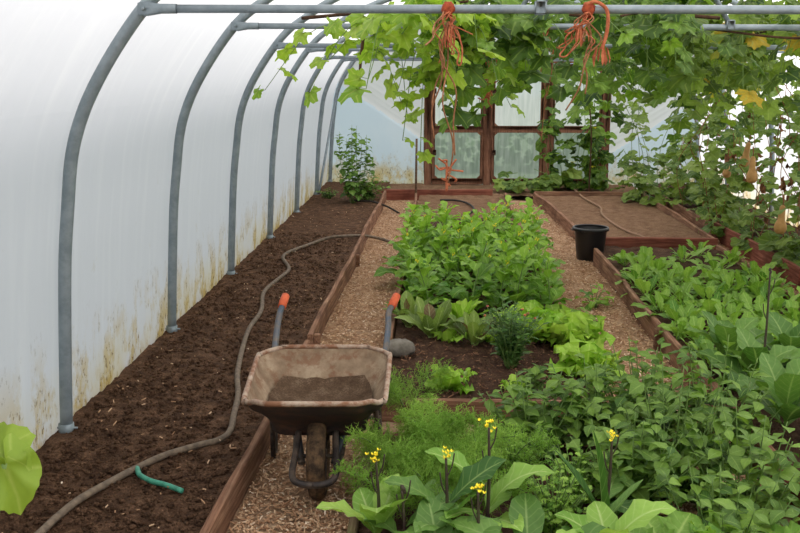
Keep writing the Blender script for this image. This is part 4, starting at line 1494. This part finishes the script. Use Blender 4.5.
# right-hand broad leaves beside the rocket
KALE = [(1.66, 4.85, 'broad-leaved plant with the tall dark seed stalk in the right bed', (0.01, 0.0, 0.70), 431),
        (2.02, 4.78, 'broad-leaved plant at the right edge beside the tall seed stalk', None, 432),
        (1.62, 4.35, 'broad-leaved plant drooping over the end of the right bed board', None, 433),
        (1.86, 4.25, 'broad-leaved plant at the right edge above the red board end', None, 434),
        (1.60, 5.2, 'broad-leaved plant behind the seed stalk at the front of the rocket', None, 435),
        (1.95, 5.25, 'broad-leaved plant next to the rocket at the right edge', None, 436)]
for i, (x, y, lb, stk, sd) in enumerate(KALE):
    r = np.random.default_rng(sd)
    lv = [(k_ * 137.5 + r.normal(0, 15), 38 + 40 * (k_ / 9) + r.normal(0, 5), 0.40 - 0.012 * k_, 0.03 + 0.012 * k_) for k_ in range(9)]
    big_plant('broad_leaf_plant', (x, y, 0.0), lb, lv, 'l_kale', sd, stk, False)
# the big yellowing squash leaf close to the camera
r_ = empty('squash_plant', (-1.16, 2.2, 0.0), 0, 'large yellow-green squash leaf rising close by at the left edge', 'plant')
m_ = MB()
pt = at(4, 464, 2.15)
loc = np.array([-1.16, 2.2, 0.0])
tube(m_, catmull([(0, 0, -0.02), (-0.02, 0, 0.35), tuple(pt - loc)], 8), [0.008] * 17, 7)
m_.build('stem', 'green_stalk', r_)
m_ = MB()
inst(m_, [palm_leaf(0.10, 0.02, 0.45, 0.08, 77, 36, 0.6, 0.05)], [pt - loc], [(0.42, -0.1, -0.85)], [(0.8, -0.6, 0.25)], [0.19], [0.5])
m_.build('leaf', 'l_squash_near', r_)
m_ = MB()
inst(m_, [palm_leaf(0.10, 0.02, 0.45, 0.08, 78, 36, 0.6, 0.05)], [pt - loc + (-0.02, 0.03, 0.0)], [(-0.3, 0.3, 0.5)], [(0.1, -0.7, 0.6)], [0.16], [0.8])
m_.build('leaf', 'l_squash_near', r_)


# ---- grape vines over the crop bars
def vine(name, label, zones, mat, bark, seed, temps=None, third=None, cat='vine', stem_r=0.012):
    """zones: (x0,x1,y0,y1,z0,z1,n,size,kind): leaves on short hanging shoots; bark: list of cane paths"""
    r = np.random.default_rng(seed)
    root = empty(name, bark[0][0], 0, label, cat)
    o = np.array(bark[0][0], float)
    ms, mf, mt = MB(), MB(), MB()
    for pth in bark:
        c = catmull(np.array(pth, float) - o, 6)
        ms = MB()
        tube(ms, c, np.linspace(stem_r, stem_r * 0.5, len(c)), 7)
        ms.build('cane', 'bark', root)
    for (x0, x1, y0, y1, z0, z1, n, size, down) in zones:
        k_ = 0
        while k_ < n:
            # one shoot
            top = np.array([x0 + (x1 - x0) * r.random(), y0 + (y1 - y0) * r.random(), z1 - (z1 - z0) * 0.35 * r.random() ** 1.5])
            ln = (z1 - z0) * (0.3 + 0.7 * r.random())
            sw = r.normal(0, 0.22, 2)
            c = catmull([top, top + (sw[0] * 0.5, sw[1] * 0.5, -ln * 0.25 * down + 0.03), top + (sw[0], sw[1], -ln * down)], 6)
            c[:, 2] = np.clip(c[:, 2], z0, np.interp(c[:, 0], SK[:, 0], SK[:, 1]) - 0.28)
            tube(mf, c - o, 0.0022, 4, mat=1)
            m = int(4 + 5 * r.random())
            idx = np.linspace(1, len(c) - 1, m).astype(int)
            P, X, N, S, V = [], [], [], [], []
            for q_ in idx:
                a = r.random() * 2 * PI
                side = np.array([math.cos(a), math.sin(a), 0])
                base = c[q_] + side * size * 0.35
                tube(mf, [c[q_] - o, base - o + (0, 0, 0.01)], 0.0014, 3, cap=False, mat=1)
                d = side * 0.7 + np.array([0, -0.1, -0.75 + 0.6 * r.random()])
                nn = np.array([0, -0.35, 0.75]) + side * 0.6 + r.normal(0, 0.35, 3)
                P.append(base - o)
                X.append(d)
                N.append(nn)
                S.append(size * (0.65 + 0.6 * r.random()))
                V.append(np.clip(r.beta(1.6, 1.8), 0, 1))
            inst(mf, temps or T_grape, P, X, N, S, V, 0, r)
            k_ += m
    mf.build('foliage', [mat, 'green_stalk'], root)
    return root


vine('grapevine', 'grapevine with leaves coloured as backlit, trailing at the left end of the canopy',
     [(-0.34, 0.12, 4.5, 5.3, 1.6, 2.05, 90, 0.125, 1), (-0.5, -0.25, 4.8, 5.4, 1.45, 2.0, 20, 0.11, 1), (-0.9, -0.75, 7.75, 7.9, 1.9, 1.95, 6, 0.09, 0.1), (-0.12, 0.12, 4.5, 5.2, 1.25, 1.9, 14, 0.11, 1)],
     'l_grape_backlit', [[(-0.9, 6.1, 2.03), (-0.4, 5.6, 2.04), (0.1, 4.7, 2.03)], [(-0.4, 5.6, 2.04), (-0.42, 5.0, 1.9), (-0.45, 4.9, 1.55)]], 501)
vine('grapevine', 'dark-leaved grapevine over the left and middle door leaves',
     [(0.02, 0.62, 4.7, 7.0, 1.62, 2.12, 190, 0.14, 1), (0.1, 0.45, 5.2, 6.6, 1.42, 2.0, 44, 0.14, 1), (0.55, 1.0, 6.2, 8.0, 1.55, 2.2, 56, 0.15, 1), (-0.2, 1.0, 6.2, 8.0, 2.02, 2.35, 50, 0.15, 0.4)],
     'l_grape', [[(0.95, 6.1, 2.03), (0.5, 5.9, 2.05), (0.15, 5.2, 1.95)], [(0.5, 5.9, 2.05), (0.3, 7.2, 2.05), (0.1, 8.0, 2.0)]], 502)
vine('grapevine', 'grapevine hanging between the second twine bundle and the right door leaf',
     [(0.95, 1.6, 6.2, 8.5, 1.55, 2.2, 130, 0.15, 1), (0.95, 1.4, 5.2, 6.0, 1.75, 2.1, 34, 0.13, 1), (1.25, 2.1, 8.5, 12.5, 1.3, 2.05, 110, 0.16, 1), (0.8, 2.0, 6.2, 8.0, 2.02, 2.4, 60, 0.15, 0.4)],
     'l_grape', [[(1.7, 6.2, 2.03), (1.2, 6.0, 2.05), (0.95, 5.4, 2.0)], [(2.05, 13.6, -0.05), (2.02, 13.4, 0.9), (1.8, 12.6, 1.9), (1.5, 9.0, 2.05)]], 503)
vine('grapevine', 'big grapevine with yellowing leaves over the right of the tunnel',
     [(1.5, 2.4, 6.2, 8.5, 1.5, 2.15, 200, 0.155, 1), (2.2, 3.2, 6.2, 9.5, 1.6, 2.2, 190, 0.16, 1), (1.9, 2.8, 5.6, 6.0, 1.8, 2.1, 36, 0.13, 1), (1.5, 3.0, 6.2, 9.0, 2.05, 2.45, 130, 0.155, 0.4), (2.0, 3.4, 8.5, 12.0, 1.2, 1.95, 170, 0.17, 1)],
     'l_grape_right', [[(3.1, 6.3, 1.88), (2.5, 6.0, 1.94), (2.1, 6.0, 1.9), (1.6, 6.1, 1.96)], [(2.5, 6.15, 1.94), (2.4, 7.4, 2.0), (2.6, 9.4, 1.95)], [(3.4, 9.0, 0.0), (3.35, 8.8, 1.0), (3.1, 8.0, 1.85), (2.5, 6.2, 1.94)]], 504)


# ---- squash and bean climbers along the right wall and the doors
def climber(name, label, x0, x1, y0, y1, h0, h1, n, size, seed, mat='l_squash', dead=0, fruits=(), low=0, cat='climbing plant', flowers=0):
    r = np.random.default_rng(seed)
    loc = ((x0 + x1) / 2, (y0 + y1) / 2, 0.0)
    root = empty(name, loc, 0, label, cat)
    o = np.array(loc)
    ms, mf, md = MB(), MB(), MB()
    P, X, N, S, V = [], [], [], [], []
    ns = max(5, int(n / 16))
    cs = []
    for i in range(ns):
        b = np.array([x0 + (x1 - x0) * r.random(), y0 + (y1 - y0) * r.random(), -0.02])
        hh = h0 + (h1 - h0) * r.random() ** 0.7
        c = catmull([b, b + (r.normal(0, 0.08), r.normal(0, 0.08), hh * 0.35), b + (r.normal(0, 0.12), r.normal(0, 0.12), hh * 0.7), b + (r.normal(0, 0.15), r.normal(0, 0.15), hh)], 8)
        tube(ms, c - o, 0.004, 5)
        cs.append(c)
    for i in range(n):
        c = cs[r.integers(ns)]
        t = r.random() ** (1.0 if not low else 1.7)
        p = c[int(t * (len(c) - 1))]
        a = r.random() * 2 * PI
        side = np.array([math.cos(a), math.sin(a), 0])
        base = p + side * (0.04 + 0.1 * r.random())
        base[2] = max(base[2], 0.06)
        P.append(base - o)
        X.append(side * 0.8 + (0, -0.15, -0.5 + 0.6 * r.random()))
        N.append(np.array([-0.15, -0.4, 0.75]) + side * 0.4 + r.normal(0, 0.3, 3))
        S.append(size * (0.55 + 0.7 * r.random()))
        V.append(r.random())
    inst(mf, T_squash, P, X, N, S, V, 0, r)
    ms.build('stem', 'green_stalk' if not dead else 'dry_stem', root)
    mf.build('foliage', mat, root)
    if dead:
        P, X, N, S = [], [], [], []
        for i in range(dead):
            c = cs[r.integers(ns)]
            p = c[int((0.3 + 0.7 * r.random()) * (len(c) - 1))]
            P.append(p - o + r.normal(0, 0.03, 3))
            X.append((r.normal(0, 0.4), r.normal(0, 0.4), -1))
            N.append(r.normal(0, 1, 3))
            S.append(size * (0.4 + 0.4 * r.random()))
        inst(md, [strip_leaf(0.5, 5, 1.6, 0.9, 0.3, 2, 0.5, seed=i) for i in range(3)], P, X, N, S, [0.5] * dead, 0, r)
        md.build('withered_foliage', 'dead_leaf', root)
    for (fx, fy, fz, L) in fruits:
        m_ = MB()
        prof = [(0.001, 0), (0.012, -0.004), (0.026, -0.02), (0.030, -0.10), (0.034, -0.14), (0.050, -0.175), (0.058, -0.21), (0.052, -0.245), (0.030, -0.268), (0.001, -0.272)]
        lathe(m_, [(a_ * L / 0.27, b_ * L / 0.27) for a_, b_ in prof], 16)
        f = m_.build('squash_fruit', 'squash_skin', root)
        f.location = np.array([fx, fy, fz]) - o
        f.rotation_euler = (r.normal(0, 0.08), r.normal(0, 0.08), 0)
        f['label'] = 'hanging tan butternut squash'
        m_ = MB()
        tube(m_, [(0, 0, -0.004), (0.004, 0, 0.03), (0.0, 0.01, 0.09)], 0.006, 6)
        m_.build('fruit_stalk', 'dry_stem', f)
    for k_ in range(flowers):
        p = P[r.integers(len(P))]
        m_ = MB()
        rosette(m_, T_ovate, 5, 0.06, 20, 40, r, base=p + np.array([0, -0.06, 0.03]), spread=0.003)
        blob(m_, p + np.array([0, -0.06, 0.035]), 0.012, k_)
        m_.build('flower', 'yellow_petal', root)
    return root


def fr(px, py, Y, L):
    p = at(px, py, Y)
    return (p[0], p[1], p[2], L)


climber('squash_vine', 'squash vine hung with tan fruits on the right, in front of the wall hoop', 3.0, 3.5, 8.6, 10.6, 0.8, 1.75, 150, 0.15, 601, dead=40,
        fruits=[fr(749, 142, 9.6, 0.25), fr(753, 156, 9.3, 0.26), fr(728, 158, 9.8, 0.2)])
climber('squash_vine', 'squash vine with one low tan fruit near the right edge', 3.05, 3.55, 7.2, 8.6, 0.3, 1.1, 70, 0.16, 602, dead=20, fruits=[fr(783, 205, 8.2, 0.25)], low=1)
climber('squash_vine', 'dense squash vine between the bare far bed and the right wall', 2.9, 3.6, 10.4, 12.6, 0.6, 1.8, 300, 0.17, 603, dead=24)
climber('squash_vine', 'squash vine climbing at the back right corner behind the bare bed', 2.5, 3.3, 12.4, 14.2, 0.4, 1.5, 200, 0.18, 604)
climber('squash_vine', 'low squash leaves spilling over the rust-coloured board', 2.9, 3.3, 8.0, 10.6, 0.15, 0.5, 110, 0.15, 605, low=1)
climber('squash_vine', 'dark leafy squash vine climbing the right door leaf', 1.5, 2.35, 13.7, 14.4, 0.5, 1.5, 210, 0.19, 606, 'l_grape', flowers=4)
climber('squash_vine', 'low squash leaves along the foot of the middle door leaf', 0.72, 1.6, 13.75, 14.1, 0.12, 0.32, 44, 0.19, 607, low=1)
climber('bean_vine', 'thin bean vine with withered leaves in front of the right wall', 3.2, 3.5, 7.6, 9.6, 1.2, 1.6, 26, 0.12, 608, dead=70)
climber('bean_vine', 'bean vine with large green leaves at the right edge', 2.78, 2.95, 6.9, 7.4, 1.2, 1.75, 34, 0.17, 609, dead=14)
climber('squash_vine', 'low leafy squash at the right edge beside the rocket bed', 2.95, 3.4, 6.6, 7.8, 0.1, 0.3, 60, 0.16, 610, low=1)


# ---- twine and dried stems hanging from the bars
def twine(px, Y, z, label, strands, seed, knot=0.03, dry=(), clump=None):
    r = np.random.default_rng(seed)
    x = at(px, 20, Y)[0]
    root = empty('twine_bundle', (x, Y - 0.045, z), 0, label, 'twine')
    m_ = MB()
    for k_ in range(5):
        a = np.linspace(0, 2 * PI, 20)
        tube(m_, np.stack([(-0.012 + 0.006 * k_) + 0 * a, 0.029 * np.cos(a), 0.029 * np.sin(a)], 1), 0.006, 6, cap=False)
    blob(m_, (0.0, -0.012, 0.004), 0.026, seed, 1.2, 1, 1, 0, 12, 8, amp=0.25)
    m_.build('knot', 'twine_dark', root)
    for k_, (dx, L) in enumerate(strands):
        m_ = MB()
        pts = [(r.normal(0, 0.01), -0.03, -0.01)]
        for q_ in range(1, 6):
            t = q_ / 5
            pts.append((0.85 * dx * t + r.normal(0, 0.018), -0.035 + r.normal(0, 0.02), -0.75 * L * t))
        if k_ % 3 == 1:                                   # a strand looped back up
            pts += [(0.85 * dx + 0.015, -0.03, -0.76 * L), (dx * 0.6 + 0.03, -0.03, -L * 0.5), (dx * 0.3 + 0.01, -0.03, -L * 0.25)]
        c = catmull(pts, 6)
        tube(m_, c, 0.0036 if k_ % 2 else 0.0026, 6)
        m_.build('strand', 'twine' if k_ % 3 else 'twine_faded', root)
    m_ = MB()
    rosette(m_, [strip_leaf(0.12, 6, 0.4, 0.5, 0.2, 2, 0.6, seed=4)], 9, 0.09, -85, -50, r, base=(strands[0][0] * 0.6, -0.05, -strands[0][1] * 0.45))
    m_.build('tassel', 'twine', root)
    if dry:
        for q_, (dx, L) in enumerate(dry):
            m_ = MB()
            pts = [(0, -0.03, -0.05)] + [(dx * t + r.normal(0, 0.02), -0.03 + r.normal(0, 0.02), -0.05 - (L - 0.05) * t) for t in (0.25, 0.5, 0.75, 1)]
            tube(m_, catmull(pts, 6), 0.0035, 5)
            m_.build('dried_stem', 'dry_stem', root)
    if clump:
        m_ = MB()
        for k_ in range(14):
            a = np.array(clump) + (0, 0, 0.04 * r.normal())
            b_ = a + r.normal(0, 1, 3) * (0.035, 0.02, 0.035)
            tube(m_, catmull([clump, a, (a + b_) / 2 + r.normal(0, 0.012, 3), b_], 4), 0.0042, 5)
        m_.build('dried_clump', 'twine', root)


twine(448, 4.27, 1.962, 'orange twine bundle on the near bar with dried stems hanging far down', [(0.02, 0.16), (-0.02, 0.2), (0.10, 0.14), (-0.10, 0.2), (0.0, 0.24), (0.03, 0.12), (-0.06, 0.16), (0.05, 0.3), (-0.04, 0.3)], 701, dry=((0.0, 0.74), (0.04, 0.62), (-0.03, 0.55), (-0.07, 0.4)), clump=(0.0, -0.04, -0.70))
twine(586, 4.27, 1.958, 'orange twine bundle looped over the near bar right of the gap in the leaves', [(-0.06, 0.16), (-0.12, 0.25), (0.0, 0.22), (-0.07, 0.24), (-0.13, 0.2), (-0.03, 0.12), (-0.02, 0.28), (-0.1, 0.12)], 702, dry=((0.02, 0.35), (-0.08, 0.42)))
twine(545, 6.08, 1.97, 'smaller orange twine bundle on the second bar, seen through the gap', [(-0.05, 0.2), (0.03, 0.24), (0.07, 0.18)], 703, dry=((0.0, 0.5), (0.03, 0.7)))
twine(489, 6.08, 1.97, 'short faded orange twine bundle on the second bar among dark leaves', [(-0.03, 0.34), (0.03, 0.4), (0.0, 0.36)], 704, clump=(0.0, -0.04, -0.40))
# loop of twine over the near bar
r_ = empty('twine_loop', (at(600, 20, 4.27)[0], 4.225, 1.955), 0, 'orange twine loop drooping over the near bar beside the second bundle', 'twine')
m_ = MB()
tube(m_, catmull([(-0.08, -0.02, 0.025), (-0.03, -0.03, 0.035), (0.015, -0.035, 0.0), (0.02, -0.035, -0.08), (0.0, -0.035, -0.16)], 8), 0.008, 7)
m_.build('strand', 'twine', r_)
m_ = MB()
rosette(m_, [strip_leaf(0.18, 6, 0.4, 0.5, 0.2, 2, 0.6, seed=4)], 9, 0.08, -85, -60, rng, base=(0.0, -0.035, -0.15))
m_.build('tassel', 'twine', r_)

# ---- outside the tunnel: hedge seen dimly through the door panes
for i in range(6):
    r = np.random.default_rng(800 + i)
    root = empty('hedge', (-3.0 + 1.6 * i, 19.2 + 0.3 * (i % 2), -0.26), 0, 'green hedge shrub outside, dimly visible through the door panes', 'hedge', 'hedge shrubs beyond the doors')
    m_ = MB()
    n = 700
    d = rand_dirs(n, 0.2, r)
    P = d * (0.75 + 0.25 * r.random(n))[:, None] * (1.0, 0.8, 0.75) + (0, 0, 0.7)
    P[:, 2] = np.maximum(P[:, 2], 0.02)
    inst(m_, T_ovate, P, d + r.normal(0, 0.5, (n, 3)), d + (0, 0, 0.6), 0.16, r.random(n), 0, r)
    m_.build('foliage', 'leaf_hedge', root)
    m_ = MB()
    tube(m_, [(0, 0, -0.02), (0.02, 0, 0.5), (0, 0, 1.0)], [0.05, 0.04, 0.02], 7)
    m_.build('stem', 'bark', root)

# ================================================================= LIGHT
w = bpy.data.worlds.new('overcast_sky')
SC.world = w
w.use_nodes = True
nt = w.node_tree
nt.nodes.clear()
out = nt.nodes.new('ShaderNodeOutputWorld')
bg = nt.nodes.new('ShaderNodeBackground')
tc = nt.nodes.new('ShaderNodeTexCoord')
sp = nt.nodes.new('ShaderNodeSeparateXYZ')
rp = nt.nodes.new('ShaderNodeValToRGB')
nt.links.new(tc.outputs['Generated'], sp.inputs[0])
nt.links.new(sp.outputs[2], rp.inputs[0])
rp.color_ramp.elements[0].position = 0.0
rp.color_ramp.elements[0].color = (0.34, 0.44, 0.58, 1)
rp.color_ramp.elements[1].position = 0.7
rp.color_ramp.elements[1].color = (1.1, 1.08, 1.03, 1)
nt.links.new(rp.outputs[0], bg.inputs['Color'])
bg.inputs['Strength'].default_value = 1.0
nt.links.new(bg.outputs[0], out.inputs['Surface'])
sd = bpy.data.lights.new('veiled_sun', 'SUN')
sd.energy = 7.5
sd.angle = math.radians(40)
sd.color = (1.0, 0.94, 0.84)
so = bpy.data.objects.new('veiled_sun', sd)
COL.objects.link(so)
so.rotation_euler = Vector((0.42, -0.3, 1.0)).to_track_quat('Z', 'Y').to_euler()
so.location = (0, 0, 8)
SC.view_settings.view_transform = 'Standard'
SC.view_settings.look = 'None'
SC.view_settings.gamma = 1.0
SC.view_settings.use_curve_mapping = False
SC.view_settings.exposure = 0.36
SC.cycles.max_bounces = 10
SC.cycles.diffuse_bounces = 6
SC.cycles.transmission_bounces = 6
SC.cycles.transparent_max_bounces = 8
SC.cycles.use_denoising = True
